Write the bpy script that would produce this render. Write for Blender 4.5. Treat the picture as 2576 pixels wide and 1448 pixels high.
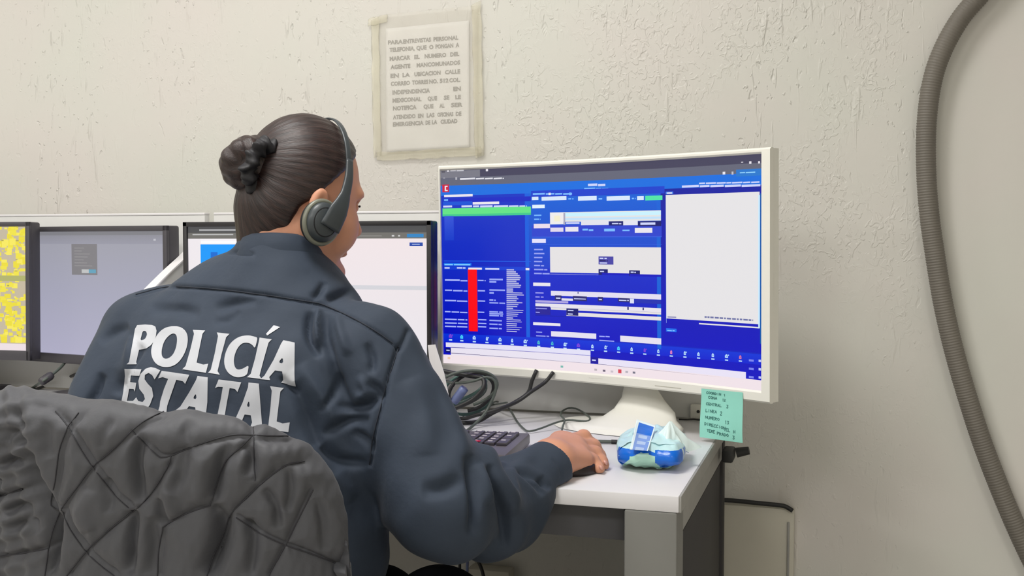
import bpy, bmesh, math, random
import numpy as np
from mathutils import Vector, Matrix
from mathutils.bvhtree import BVHTree
from mathutils.geometry import tessellate_polygon
random.seed(7); rng = np.random.default_rng(7)
SC = bpy.context.scene; COL = SC.collection
for o in list(bpy.data.objects): bpy.data.objects.remove(o)

# ------------------------------------------------------------------ camera
F = 2700.0; PSI = math.radians(17); PITCH = math.atan(114/2700.0)
CAM = np.array([0, -2.07, 1.07])
_f = np.array([-math.sin(PSI)*math.cos(PITCH), math.cos(PSI)*math.cos(PITCH), -math.sin(PITCH)])
_r = np.array([math.cos(PSI), math.sin(PSI), 0]); _u = np.cross(_r, _f)
cd = bpy.data.cameras.new('camera'); cam = bpy.data.objects.new('camera', cd); COL.objects.link(cam)
cd.sensor_width = 36; cd.lens = 36*F/2576; cd.clip_start = .05; cd.clip_end = 50
cam.matrix_world = Matrix(((_r[0], _u[0], -_f[0], CAM[0]), (_r[1], _u[1], -_f[1], CAM[1]), (_r[2], _u[2], -_f[2], CAM[2]), (0, 0, 0, 1)))
SC.camera = cam
# ------------------------------------------------------------------ exposure, world, room lamps
SC.view_settings.view_transform = 'Standard'; SC.view_settings.look = 'None'
SC.view_settings.exposure = 0.0; SC.view_settings.gamma = 1.0; SC.view_settings.use_curve_mapping = False
w = bpy.data.worlds.new('world'); SC.world = w; w.use_nodes = True
w.node_tree.nodes['Background'].inputs[0].default_value = (.9, .95, 1, 1)
w.node_tree.nodes['Background'].inputs[1].default_value = .3
CEIL = 2.55
LIGHTS = [(-.80, -1.15, 23.0), (-2.6, -1.2, 17.0), (-.9, -3.1, 21.0), (-2.6, -3.2, 27.0), (.95, -3.1, 18.0)]
for i, (lx, ly, pw) in enumerate(LIGHTS):
    ld = bpy.data.lights.new('ceiling_lamp', 'AREA'); ld.shape = 'RECTANGLE'; ld.size = .56; ld.size_y = .56
    ld.energy = pw; ld.color = (1, .98, .95)
    lo = bpy.data.objects.new('ceiling_lamp_light', ld); COL.objects.link(lo); lo.location = (lx, ly, CEIL-.075)

# ------------------------------------------------------------------ pixel helpers (2576x1448 frame)
def P(x, y, z): return CAM + z*(_f+(x-1288)/F*_r-(y-724)/F*_u)
def rayd(x, y): return _f+(x-1288)/F*_r-(y-724)/F*_u
def onplane(x, y, axis, val):
    d = rayd(x, y); return CAM+(val-CAM[axis])/d[axis]*d
def proj(p):
    d = np.atleast_2d(p)-CAM; z = d@_f
    return np.stack([1288+F*(d@_r)/z, 724-F*(d@_u)/z, z], 1)
def srgb(r, g, b, a=1):
    f = lambda c: (c/255/12.92 if c/255 <= .04045 else ((c/255+.055)/1.055)**2.4)
    return (f(r), f(g), f(b), a)

# ------------------------------------------------------------------ materials
def mat(name, col, rough=.5, metal=0, spec=.5, bump=None, mottle=None, emit=None, attr=None, sheen=0, sss=0, alpha=None, coat=0, dist=.002):
    m = bpy.data.materials.new(name); m.use_nodes = True; nt = m.node_tree; N = nt.nodes; L = nt.links
    b = N['Principled BSDF']; b.inputs['Base Color'].default_value = col
    b.inputs['Roughness'].default_value = rough; b.inputs['Metallic'].default_value = metal
    b.inputs['Specular IOR Level'].default_value = spec
    if sheen: b.inputs['Sheen Weight'].default_value = sheen; b.inputs['Sheen Roughness'].default_value = .4
    if sss: b.inputs['Subsurface Weight'].default_value = sss; b.inputs['Subsurface Scale'].default_value = .01; b.inputs['Subsurface Radius'].default_value = (1, .4, .2)
    if coat: b.inputs['Coat Weight'].default_value = coat
    tc = N.new('ShaderNodeTexCoord')
    src = None
    if attr:
        a = N.new('ShaderNodeAttribute'); a.attribute_name = attr; src = a.outputs['Color']
        L.new(src, b.inputs['Base Color'])
    if mottle:
        sc, amt = mottle
        n = N.new('ShaderNodeTexNoise'); n.inputs['Scale'].default_value = sc; n.inputs['Detail'].default_value = 5
        L.new(tc.outputs['Object'], n.inputs['Vector'])
        mx = N.new('ShaderNodeMix'); mx.data_type = 'RGBA'; mx.blend_type = 'MULTIPLY'; mx.inputs[0].default_value = 1
        rp = N.new('ShaderNodeMapRange'); rp.inputs[1].default_value = .3; rp.inputs[2].default_value = .7
        rp.inputs[3].default_value = 1-amt; rp.inputs[4].default_value = 1+amt*.4
        L.new(n.outputs['Fac'], rp.inputs[0])
        if src: L.new(src, mx.inputs[6])
        else: mx.inputs[6].default_value = col
        L.new(rp.outputs[0], mx.inputs[7]); L.new(mx.outputs[2], b.inputs['Base Color'])
    if bump:
        sc, st = bump
        n = N.new('ShaderNodeTexNoise'); n.inputs['Scale'].default_value = sc; n.inputs['Detail'].default_value = 6
        L.new(tc.outputs['Object'], n.inputs['Vector'])
        bp = N.new('ShaderNodeBump'); bp.inputs['Strength'].default_value = st; bp.inputs['Distance'].default_value = dist
        L.new(n.outputs['Fac'], bp.inputs['Height']); L.new(bp.outputs[0], b.inputs['Normal'])
    if emit:
        if attr: L.new(a.outputs['Color'], b.inputs['Emission Color']); b.inputs['Base Color'].default_value = (.01, .01, .01, 1); L.remove(b.inputs['Base Color'].links[0])
        else: b.inputs['Emission Color'].default_value = col
        b.inputs['Emission Strength'].default_value = emit
    if alpha is not None: b.inputs['Alpha'].default_value = alpha
    return m

def wall_material():
    m = bpy.data.materials.new('painted_plaster'); m.use_nodes = True; nt = m.node_tree; N = nt.nodes; L = nt.links
    b = N['Principled BSDF']; b.inputs['Roughness'].default_value = .55; b.inputs['Specular IOR Level'].default_value = .35
    tc = N.new('ShaderNodeTexCoord')
    def noise(scale, vec, det=4, rough=.55, dist=0):
        mp = N.new('ShaderNodeMapping'); mp.inputs['Scale'].default_value = vec; L.new(tc.outputs['Object'], mp.inputs['Vector'])
        n = N.new('ShaderNodeTexNoise'); n.inputs['Scale'].default_value = scale; n.inputs['Detail'].default_value = det
        n.inputs['Roughness'].default_value = rough; n.inputs['Distortion'].default_value = dist
        L.new(mp.outputs[0], n.inputs['Vector']); return n.outputs['Fac']
    def mr(v, a, bb, c, d, smooth=True):
        r = N.new('ShaderNodeMapRange'); r.inputs[1].default_value = a; r.inputs[2].default_value = bb; r.inputs[3].default_value = c; r.inputs[4].default_value = d
        if smooth: r.interpolation_type = 'SMOOTHSTEP'
        L.new(v, r.inputs[0]); return r.outputs[0]
    def ma(op, a, b2):
        x = N.new('ShaderNodeMath'); x.operation = op
        for i, v in enumerate((a, b2)):
            if isinstance(v, (int, float)): x.inputs[i].default_value = v
            else: L.new(v, x.inputs[i])
        return x.outputs[0]
    drips = mr(noise(60, (1, 1, .16), 3, .5, .3), .60, .72, 0, 1)
    dots = mr(noise(95, (1, 1, .7), 2, .5, .2), .64, .74, 0, 1)
    dents = mr(noise(70, (1, 1, .45), 2, .5, .6), .26, .36, 1, 0)
    squig = mr(noise(75, (1, 1, .8), 2, .5, 1.2), .52, .62, 0, .42)
    zone = mr(noise(3.2, (1, 1, 1), 2), .45, .60, 0, 1)
    band = mr(noise(5, (1, 1, .3), 2), .42, .60, .15, 1)
    soft = noise(9, (1, 1, .5), 3)
    h = ma('ADD', ma('MULTIPLY', drips, band), ma('MULTIPLY', dots, band))
    sp = N.new('ShaderNodeSeparateXYZ'); L.new(tc.outputs['Object'], sp.inputs[0])
    h = ma('ADD', h, ma('MULTIPLY', ma('MULTIPLY', squig, zone), mr(sp.outputs['X'], -1.15, -.65, .15, 1)))
    h = ma('SUBTRACT', h, ma('MULTIPLY', dents, band))
    h = ma('MULTIPLY', h, mr(sp.outputs['X'], .05, .22, 1, .0))
    h = ma('MULTIPLY', h, mr(sp.outputs['Z'], .75, 1.2, .35, 1))
    h = ma('ADD', h, ma('MULTIPLY', soft, .5))
    bp = N.new('ShaderNodeBump'); bp.inputs['Strength'].default_value = .5; bp.inputs['Distance'].default_value = .0042
    L.new(h, bp.inputs['Height']); L.new(bp.outputs[0], b.inputs['Normal'])
    # faint uneven paint tones, smudges near the floor
    rp = N.new('ShaderNodeValToRGB'); L.new(noise(2.6, (1, 1, 1), 3), rp.inputs[0])
    e = rp.color_ramp.elements; e[0].position = .35; e[0].color = (.625, .595, .56, 1); e[1].position = .65; e[1].color = (.605, .605, .555, 1)
    stain = ma('MULTIPLY', mr(noise(14, (1, 1, .5), 5, .65), .60, .72, 0, .22), mr(sp.outputs['Z'], .45, .9, 1, 0))
    mx = N.new('ShaderNodeMix'); mx.data_type = 'RGBA'; L.new(stain, mx.inputs[0]); L.new(rp.outputs[0], mx.inputs[6]); mx.inputs[7].default_value = (.42, .37, .29, 1)
    L.new(mx.outputs[2], b.inputs['Base Color'])
    return m

M = {}
M['wall'] = wall_material()
M['plain_wall'] = mat('plain_plaster', (.60, .58, .52, 1), .7, bump=(40, .2))
M['ceiling'] = mat('ceiling_paint', (.75, .74, .71, 1), .8, bump=(60, .2))
M['floor'] = mat('floor_tile', (.62, .60, .56, 1), .35, mottle=(6, .2))
M['desk_white'] = mat('white_laminate', srgb(222, 221, 224), .32, spec=.4, mottle=(3, .04))
M['desk_edge'] = mat('grey_edge_band', srgb(150, 149, 145), .45, mottle=(20, .1))
M['leg_grey'] = mat('grey_steel', srgb(116, 116, 112), .45, mottle=(5, .08))
M['apron'] = mat('dark_grey_steel', srgb(70, 70, 74), .5, mottle=(8, .1))
M['side_dark'] = mat('charcoal_panel', srgb(38, 36, 38), .6, mottle=(8, .15))
M['partition'] = mat('pale_grey_laminate', srgb(216, 216, 214), .5, mottle=(4, .05))
M['white_edge'] = mat('white_edge_band', srgb(232, 230, 232), .4, mottle=(10, .03))
M['mon_white'] = mat('white_gloss_plastic', srgb(230, 229, 221), .35, spec=.4, mottle=(4, .03))
M['mon_black'] = mat('black_plastic', srgb(38, 37, 40), .4, mottle=(8, .15))
M['mon_grey'] = mat('dark_grey_plastic', srgb(66, 64, 70), .45, mottle=(8, .1))
M['screen'] = mat('lit_screen', (0, 0, 0, 1), .35, spec=.25, emit=1.0, attr='Col')
M['black'] = mat('black_rubber', srgb(30, 30, 31), .5, mottle=(30, .2))
M['grey_cable'] = mat('grey_green_cable', srgb(78, 86, 80), .5, mottle=(30, .1))
M['green_cable'] = mat('teal_cable', srgb(74, 104, 96), .45, mottle=(30, .1))
M['blue_plug'] = mat('blue_grey_plastic', srgb(112, 124, 168), .4, mottle=(30, .1))
M['key'] = mat('dark_keycap', srgb(74, 70, 78), .45, mottle=(40, .1))
M['kbd'] = mat('keyboard_shell', srgb(96, 92, 98), .45, mottle=(10, .08))
M['legend'] = mat('pale_key_legend', srgb(215, 208, 215), .5, mottle=(50, .05))
M['red_key'] = mat('red_print', srgb(190, 20, 60), .5, mottle=(50, .05))
M['mouse'] = mat('mouse_black', srgb(36, 24, 26), .35, mottle=(30, .15))
M['hose'] = mat('grey_corrugated_plastic', srgb(112, 107, 99), .55, mottle=(6, .14), bump=(200, .15))
M['paper'] = mat('printer_paper', srgb(226, 225, 222), .65, mottle=(5, .04))
M['sleeve'] = mat('cloudy_plastic_sleeve', srgb(228, 224, 214), .3, alpha=.22, bump=(14, .5), dist=.004)
M['tape'] = mat('yellowed_tape', srgb(228, 222, 196), .4, alpha=.24, bump=(40, .6), mottle=(20, .12))
M['print'] = mat('faded_grey_print', srgb(112, 110, 104), .7, mottle=(60, .12))
M['note'] = mat('mint_paper', srgb(140, 208, 192), .7, mottle=(12, .06))
M['ink'] = mat('green_black_ink', srgb(58, 116, 108), .6, mottle=(80, .1))
M['skin'] = mat('skin', srgb(208, 150, 122), .5, spec=.35, sss=.12, mottle=(18, .10), bump=(160, .12))
M['jacket'] = mat('dark_navy_twill', srgb(54, 63, 77), .72, spec=.22, sheen=.05, mottle=(9, .10), bump=(16, .55), dist=.006)
M['trouser'] = mat('black_twill', srgb(22, 24, 32), .85, spec=.2, mottle=(9, .15))
M['seam'] = mat('navy_thread', srgb(36, 42, 54), .8, mottle=(40, .1))
M['letter'] = mat('silver_grey_print', srgb(190, 193, 200), .55, mottle=(30, .06))
M['quilt'] = mat('quilted_grey_nylon', srgb(74, 75, 80), .62, spec=.4, sheen=.1, mottle=(7, .10), bump=(30, .55), dist=.004)
M['coat_thread'] = mat('dark_grey_thread', srgb(44, 44, 50), .7, mottle=(40, .1))
M['nail'] = mat('fingernail', srgb(214, 160, 146), .25, mottle=(60, .05))
M['scrunchie'] = mat('black_satin', srgb(18, 17, 24), .62, bump=(60, .8), mottle=(30, .2))
M['headset'] = mat('charcoal_plastic', srgb(58, 64, 68), .38, mottle=(20, .08))
M['headset_rim'] = mat('grey_green_plastic', srgb(118, 120, 108), .35, mottle=(20, .08))
M['foam'] = mat('black_foam', srgb(26, 27, 30), .9, bump=(200, .6))
M['chair'] = mat('chair_black_fabric', srgb(28, 28, 30), .8, bump=(300, .4))
M['chrome'] = mat('dark_metal', srgb(60, 60, 62), .3, metal=.8, mottle=(10, .1))
M['packet'] = mat('printed_film', (1, 1, 1, 1), .28, spec=.5, attr='Col', bump=(38, .5), dist=.004)
M['tissue'] = mat('white_tissue', srgb(224, 240, 240), .8, bump=(60, .6))
M['lamp'] = mat('lamp_diffuser', (1, .97, .92, 1), .5, emit=2.5)
M['lamp_frame'] = mat('lamp_frame_white', (.8, .8, .8, 1), .5, mottle=(8, .04))
M['cover'] = mat('painted_cover', srgb(196, 192, 178), .5, mottle=(5, .08), bump=(25, .2))

def hair_material():
    m = bpy.data.materials.new('dark_brown_hair'); m.use_nodes = True; nt = m.node_tree; N = nt.nodes; L = nt.links
    b = N['Principled BSDF']; b.inputs['Roughness'].default_value = .42; b.inputs['Specular IOR Level'].default_value = .5
    a = N.new('ShaderNodeAttribute'); a.attribute_name = 'Strand'
    mp = N.new('ShaderNodeMapping'); mp.inputs['Scale'].default_value = (34, 5, 5); L.new(a.outputs['Vector'], mp.inputs[0])
    n = N.new('ShaderNodeTexNoise'); n.inputs['Scale'].default_value = 1; n.inputs['Detail'].default_value = 5; n.inputs['Roughness'].default_value = .6
    L.new(mp.outputs[0], n.inputs['Vector'])
    r = N.new('ShaderNodeValToRGB'); L.new(n.outputs['Fac'], r.inputs[0]); e = r.color_ramp.elements
    e[0].position = .35; e[0].color = srgb(22, 13, 16); e[1].position = .78; e[1].color = srgb(64, 44, 40)
    L.new(r.outputs[0], b.inputs['Base Color'])
    bp = N.new('ShaderNodeBump'); bp.inputs['Strength'].default_value = .45; bp.inputs['Distance'].default_value = .002
    L.new(n.outputs['Fac'], bp.inputs['Height']); L.new(bp.outputs[0], b.inputs['Normal'])
    return m
M['hair'] = hair_material()

# ------------------------------------------------------------------ object helpers
def tag(o, label=None, cat=None, group=None, kind=None):
    if label: o['label'] = label
    if cat: o['category'] = cat
    if group: o['group'] = group
    if kind: o['kind'] = kind
    return o
def empty(name, loc, label, cat, group=None):
    o = bpy.data.objects.new(name, None); COL.objects.link(o); o.location = loc; o.empty_display_size = .05
    return tag(o, label, cat, group)
def link(name, me, m, parent=None):
    o = bpy.data.objects.new(name, me); COL.objects.link(o)
    if m is not None: me.materials.append(m)
    if parent is not None:
        o.parent = parent          # mesh parts are modelled in room coordinates, Empties stand at the thing's base
        if parent.type == 'EMPTY': o.matrix_parent_inverse = Matrix.Translation(parent.location).inverted()
    return o
def from_arrays(name, V, Fc, m, parent=None, smooth=True, attr=None):
    me = bpy.data.meshes.new(name); me.from_pydata([tuple(map(float, v)) for v in V], [], [tuple(map(int, f)) for f in Fc]); me.update()
    if smooth: me.polygons.foreach_set('use_smooth', [True]*len(me.polygons))
    if attr:
        for an, data in attr.items():
            if data.shape[1] == 4 and len(data) == len(Fc) and len(Fc) != len(V):
                at = me.color_attributes.new(an, 'FLOAT_COLOR', 'CORNER'); cs = np.repeat(data, [len(f) for f in Fc], axis=0); at.data.foreach_set('color', cs.astype(np.float32).ravel()); continue
            if data.shape[1] == 3: at = me.attributes.new(an, 'FLOAT_VECTOR', 'POINT'); at.data.foreach_set('vector', data.astype(np.float32).ravel())
            else: at = me.color_attributes.new(an, 'FLOAT_COLOR', 'POINT'); at.data.foreach_set('color', data.astype(np.float32).ravel())
    return link(name, me, m, parent)
def from_bm(name, bm, m, parent=None, smooth=False, angle=40):
    bmesh.ops.recalc_face_normals(bm, faces=bm.faces)
    me = bpy.data.meshes.new(name); bm.to_mesh(me); bm.free()
    if smooth:
        me.polygons.foreach_set('use_smooth', [True]*len(me.polygons))
        me.set_sharp_from_angle(angle=math.radians(angle))
    return link(name, me, m, parent)
def bm_box(bm, c, s, rot=None, bev=0, seg=2):
    r = bmesh.ops.create_cube(bm, size=1); vs = r['verts']
    mt = Matrix.Translation(c) @ (rot.to_4x4() if rot is not None else Matrix()) @ Matrix.Diagonal((*s, 1))
    bmesh.ops.transform(bm, matrix=mt, verts=vs)
    if bev:
        es = list({e for v in vs for e in v.link_edges})
        bmesh.ops.bevel(bm, geom=es, offset=bev, segments=seg, profile=.5, affect='EDGES')
def box(name, c, s, m, parent=None, rot=None, bev=.002):
    bm = bmesh.new(); bm_box(bm, c, s, rot, bev); return from_bm(name, bm, m, parent, True)
def bm_cyl(bm, a, b, r1, r2=None, n=24):
    a = Vector(a); b = Vector(b); r2 = r1 if r2 is None else r2; d = b-a
    res = bmesh.ops.create_cone(bm, cap_ends=True, segments=n, radius1=r1, radius2=r2, depth=d.length)
    q = d.to_track_quat('Z', 'Y')
    bmesh.ops.transform(bm, matrix=Matrix.Translation((a+b)/2) @ q.to_matrix().to_4x4(), verts=res['verts'])
def cyl(name, a, b, r, m, parent=None, r2=None, n=24):
    bm = bmesh.new(); bm_cyl(bm, a, b, r, r2, n); return from_bm(name, bm, m, parent, True)
def catmull(pts, step):
    pts = [np.array(p, float) for p in pts]; pts = [2*pts[0]-pts[1]]+pts+[2*pts[-1]-pts[-2]]; out = []
    for i in range(1, len(pts)-2):
        p0, p1, p2, p3 = pts[i-1:i+3]; n = max(2, int(np.linalg.norm(p2-p1)/step))
        for t in np.linspace(0, 1, n, endpoint=False):
            out.append(.5*((2*p1)+(-p0+p2)*t+(2*p0-5*p1+4*p2-p3)*t*t+(-p0+3*p1-3*p2+p3)*t**3))
    out.append(pts[-2]); return np.array(out)
def tube(name, pts, r, m, parent=None, step=.008, n=10, ribs=None, smooth_path=True):
    c = catmull(pts, step) if smooth_path else np.array(pts, float)
    T = np.gradient(c, axis=0); T /= np.linalg.norm(T, axis=1)[:, None]
    nrm = np.cross(T[0], [0, 0, 1.]); nrm = nrm if np.linalg.norm(nrm) > .1 else np.cross(T[0], [1., 0, 0]); nrm /= np.linalg.norm(nrm)
    V = []; L = 0
    for i in range(len(c)):
        nrm = nrm-T[i]*(nrm@T[i]); nrm /= np.linalg.norm(nrm); bn = np.cross(T[i], nrm)
        if i: L += np.linalg.norm(c[i]-c[i-1])
        rr = r(i/(len(c)-1)) if callable(r) else r
        if ribs: rr = rr+ribs[1]*(.5+.5*math.cos(2*math.pi*L/ribs[0]))
        for k in range(n):
            a = 2*math.pi*k/n; V.append(c[i]+rr*(math.cos(a)*nrm+math.sin(a)*bn))
    Fc = [(i*n+k, i*n+(k+1) % n, (i+1)*n+(k+1) % n, (i+1)*n+k) for i in range(len(c)-1) for k in range(n)]
    Fc.append(tuple(range(n))[::-1]); Fc.append(tuple(range((len(c)-1)*n, len(c)*n)))
    return from_arrays(name, V, Fc, m, parent)

# ------------------------------------------------------------------ room shell
def struct(name, c, s, m):
    o = box(name, c, s, m, bev=0); tag(o, kind='structure'); return o
struct('wall_back', (-1.0, .05, CEIL/2), (6.0, .1, CEIL), M['wall'])
struct('wall_left', (-4.05, -2.2, CEIL/2), (.1, 4.6, CEIL), M['plain_wall'])
struct('wall_right', (2.05, -2.2, CEIL/2), (.1, 4.6, CEIL), M['plain_wall'])
struct('wall_front', (-1.0, -4.55, CEIL/2), (6.2, .1, CEIL), M['plain_wall'])
struct('floor', (-1.0, -2.2, -.05), (6.2, 4.8, .1), M['floor'])
struct('ceiling', (-1.0, -2.2, CEIL+.05), (6.2, 4.8, .1), M['ceiling'])
places = ['above the seated person beside the plaster wall', 'over the left monitors beside the plaster wall', 'over the middle of the room behind the chair', 'at the far left rear corner of the room', 'at the right rear side of the room']
for (lx, ly, pw), pl in zip(LIGHTS, places):
    t = empty('ceiling_light', (lx, ly, CEIL-.06), 'square white ceiling light '+pl, 'light', 'square ceiling lights')
    bm = bmesh.new()
    for sx, sy, wx, wy in ((1, 0, .02, .62), (-1, 0, .02, .62), (0, 1, .58, .02), (0, -1, .58, .02)):
        bm_box(bm, (lx+sx*.30, ly+sy*.30, CEIL-.03), (wx, wy, .058))
    from_bm('frame', bm, M['lamp_frame'], t)
    box('diffuser', (lx, ly, CEIL-.03), (.57, .57, .03), M['lamp'], t, bev=.001)

# ------------------------------------------------------------------ desks
DZ = .74
def leg_frame(t, x, side, front=-.66, back=-.09):
    # broad front post, dark infill panel and slim rear post on one desk end
    box('front_leg', (x-side*.035, front+.006, (DZ-.022)/2), (.070, .060, DZ-.022), M['leg_grey'], t, bev=.003)
    box('rear_leg', (x-side*.02, back, (DZ-.022)/2), (.04, .036, DZ-.022), M['side_dark'], t, bev=.003)
    box('side_rail', (x-side*.02, (front+back)/2, DZ-.022-.022), (.036, back-front-.036, .040), M['desk_edge'], t, bev=.002)
    box('side_panel', (x-side*.012, (front+back)/2, .36), (.014, back-front-.036, .62), M['side_dark'], t, bev=.001)
XR = -.197
t = empty('desk', (-.74, -.38, 0), 'white desk with grey steel legs under the large white monitor', 'desk')
bm = bmesh.new(); bm_box(bm, (-.74, -.375, DZ-.011), (1.086, .615, .022), None, .0015)
from_bm('tabletop', bm, M['desk_white'], t, True)
box('edge_band', (XR+.0015, -.375, DZ-.011), (.003, .612, .0215), M['desk_edge'], t, bev=.0005)
leg_frame(t, XR-.002, 1); leg_frame(t, -1.262, -1)
box('apron', (-.735, -.64, DZ-.022-.026), (.92, .02, .050), M['apron'], t, bev=.001)
t2 = empty('desk', (-2.1, -.38, 0), 'white desk left of the divider, under the grey and yellow screens', 'desk')
box('tabletop', (-2.1, -.375, DZ-.011), (1.56, .615, .022), M['desk_white'], t2, bev=.0015)
leg_frame(t2, -1.33, 1); leg_frame(t2, -2.87, -1)
box('apron', (-2.1, -.64, DZ-.022-.026), (1.38, .02, .050), M['apron'], t2, bev=.001)
# low back screens along the wall and the curved divider between the desks
t = empty('back_screen', (-.745, -.055, DZ), 'pale grey low screen behind the large white monitor', 'screen panel')
box('panel', (-.745, -.055, DZ+.196), (1.066, .018, .386), M['partition'], t, bev=.001)
box('top_edge', (-.745, -.055, DZ+.3915), (1.066, .020, .005), M['white_edge'], t, bev=.001)
t = empty('back_screen', (-2.1, -.055, DZ), 'pale grey low screen behind the grey and yellow monitors', 'screen panel')
box('panel', (-2.1, -.055, DZ+.196), (1.60, .018, .386), M['partition'], t, bev=.001)
box('top_edge', (-2.1, -.055, DZ+.3915), (1.60, .020, .005), M['white_edge'], t, bev=.001)
XD = -1.290
prof = [(-.067, 1.095), (-.15, 1.045), (-.22, 1.008), (-.31, .956), (-.38, .905), (-.44, .845), (-.475, .800), (-.50, .745)]
pc = catmull([(a, 0, b) for a, b in prof], .01)
t = empty('desk_divider', (XD, -.28, DZ), 'pale divider with a sloping white edge between the two desks', 'divider')
bm = bmesh.new(); poly = [(p[0], p[2]-.002) for p in pc]+[(-.50, DZ+.001), (-.067, DZ+.001)]
vs = [bm.verts.new((XD-.007, a, b)) for a, b in poly]; f = bm.faces.new(vs)
r = bmesh.ops.extrude_face_region(bm, geom=[f]); bmesh.ops.translate(bm, vec=(.014, 0, 0), verts=[v for v in r['geom'] if isinstance(v, bmesh.types.BMVert)])
from_bm('panel', bm, M['partition'], t)
V = []; Fc = []
for i, p in enumerate(pc):
    tn = pc[min(i+1, len(pc)-1)]-pc[max(i-1, 0)]; nn = np.array([0, tn[2], -tn[0]]); nn = nn/np.linalg.norm(nn)
    nn = np.array([0, -abs(nn[1]), abs(nn[2])])
    for dx, dn in ((-.010, 0), (-.010, .003), (.010, .003), (.010, 0)): V.append(np.array([XD+dx, p[0], p[2]])+nn*dn)
for i in range(len(pc)-1):
    for k in range(4): Fc.append((i*4+k, i*4+(k+1) % 4, i*4+4+(k+1) % 4, i*4+4+k))
Fc += [(0, 1, 2, 3), tuple(len(V)-4+k for k in (3, 2, 1, 0))]
o = from_arrays('white_edge', V, Fc, M['white_edge'], t, smooth=False)
# black clamp on the desk end
t = empty('table_clamp', (XR+.02, -.14, DZ-.07), 'small black clamp at the rear right corner of the white desk', 'clamp')
box('clamp_body', (XR+.012, -.15, DZ-.045), (.020, .05, .022), M['black'], t, bev=.004)
cyl('clamp_knob', (XR+.024, -.13, DZ-.045), (XR+.046, -.13, DZ-.040), .009, M['black'], t, r2=.007)

# ------------------------------------------------------------------ screens
def rects_mesh(name, rects, surf, m, parent, base, nu=24, lift=.00012):
    """rects: (u0,v0,u1,v1,colour) u,v in 0..1 (v down); surf(u,v,lift)->world point"""
    V = []; Fc = []; Cc = []
    def pt(u, v, lf):
        k = min(nu-1, max(0, int(u*nu))); a = surf(k/nu, v, lf); b = surf((k+1)/nu, v, lf); t = u*nu-k; return a+(b-a)*t
    def add(u0, v0, u1, v1, c, lf, c2=None):
        if u1 <= u0 or v1 <= v0: return
        us = [u0]+[k/nu for k in range(nu+1) if u0+1e-4 < k/nu < u1-1e-4]+[u1]; k = len(us)-1; b0 = len(V)
        for u in us:
            for j, v in enumerate((v0, v1)):
                V.append(pt(u, v, lf)); Cc.append(c if (j == 0 or c2 is None) else c2)
        for i in range(k): Fc.append((b0+2*i, b0+2*i+1, b0+2*i+3, b0+2*i+2))
    add(0, 0, 1, 1, base, 0)
    for i, q in enumerate(rects):
        c = q[4]; c2 = q[5] if len(q) > 5 else None
        add(q[0], q[1], q[2], q[3], c, lift+i*.0000022, c2)
    return from_arrays(name, V, Fc, m, parent, smooth=False, attr={'Col': np.array(Cc)})

# --- big white curved monitor
MC = np.array([-.4133, -.190, 1.0178]); MYAW = math.radians(-20.02); MT = math.radians(-1.23); MR = 1.71; MW, MH = .6888, .4037
Rz = np.array([[math.cos(MYAW), -math.sin(MYAW), 0], [math.sin(MYAW), math.cos(MYAW), 0], [0, 0, 1]])
Rx = np.array([[1, 0, 0], [0, math.cos(MT), math.sin(MT)], [0, -math.sin(MT), math.cos(MT)]])
MM = Rz@Rx; SAG = MR*(1-math.cos(MW/2/MR))
def big(x, z, off=0):      # x arc length, z height, off towards the viewer; edges nearer than the middle
    th = x/MR; p = np.array([(MR-off)*math.sin(th), -(MR-(MR-off)*math.cos(th)), z]); return MC+MM@p
def big_inv(px, py):
    o = MM.T@(CAM-MC); d = MM.T@rayd(px, py)
    ox, oy = o[0], o[1]+MR; a = d[0]**2+d[1]**2; b = 2*(ox*d[0]+oy*d[1]); c = ox*ox+oy*oy-MR*MR
    tt = (-b+math.sqrt(b*b-4*a*c))/2/a; p = o+tt*d
    return MR*math.atan2(p[0], p[1]+MR), p[2]
c4 = [big_inv(*q) for q in ((1106, 421), (1917, 396.5), (1919, 988), (1117, 909))]
SX0 = (c4[0][0]+c4[3][0])/2; SX1 = (c4[1][0]+c4[2][0])/2; SZ1 = (c4[0][1]+c4[1][1])/2; SZ0 = (c4[2][1]+c4[3][1])/2
def buv(px, py):
    x, z = big_inv(px, py); return (x-SX0)/(SX1-SX0), (SZ1-z)/(SZ1-SZ0)
mon = empty('computer_monitor', tuple(MC-np.array([0, 0, .27])), 'large white curved monitor with a bright blue dispatch form on screen', 'monitor')
def curved_slab(name, x0, x1, z0, z1, off0, off1, m, parent, n=40, hole=None, bev=.003):
    V = []; Fc = []
    xs = np.linspace(x0, x1, n+1)
    prof = [(z0, off0), (z0, off1-bev), (z0+bev, off1), (z1-bev, off1), (z1, off1-bev), (z1, off0)]
    for x in xs:
        for z, o in prof: V.append(big(x, z, o))
    k = len(prof)
    for i in range(n):
        for j in range(k): Fc.append((i*k+j, i*k+(j+1) % k, (i+1)*k+(j+1) % k, (i+1)*k+j))
    Fc += [tuple(range(k))[::-1], tuple(range(n*k, n*k+k))]
    return from_arrays(name, V, Fc, m, parent, smooth=False)
curved_slab('housing', -MW/2+.001, MW/2-.001, -MH/2+.001, MH/2-.001, -.022, -.0015, M['mon_white'], mon)
bm = None
curved_slab('bezel_left', -MW/2, SX0, -MH/2, MH/2, -.006, .003, M['mon_white'], mon, 4).name = 'bezel'
curved_slab('bezel', SX1, MW/2, -MH/2, MH/2, -.006, .003, M['mon_white'], mon, 4)
curved_slab('bezel', SX0, SX1, SZ1, MH/2, -.006, .003, M['mon_white'], mon)
curved_slab('bezel', SX0, SX1, -MH/2, SZ0, -.006, .003, M['mon_white'], mon)
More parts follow.
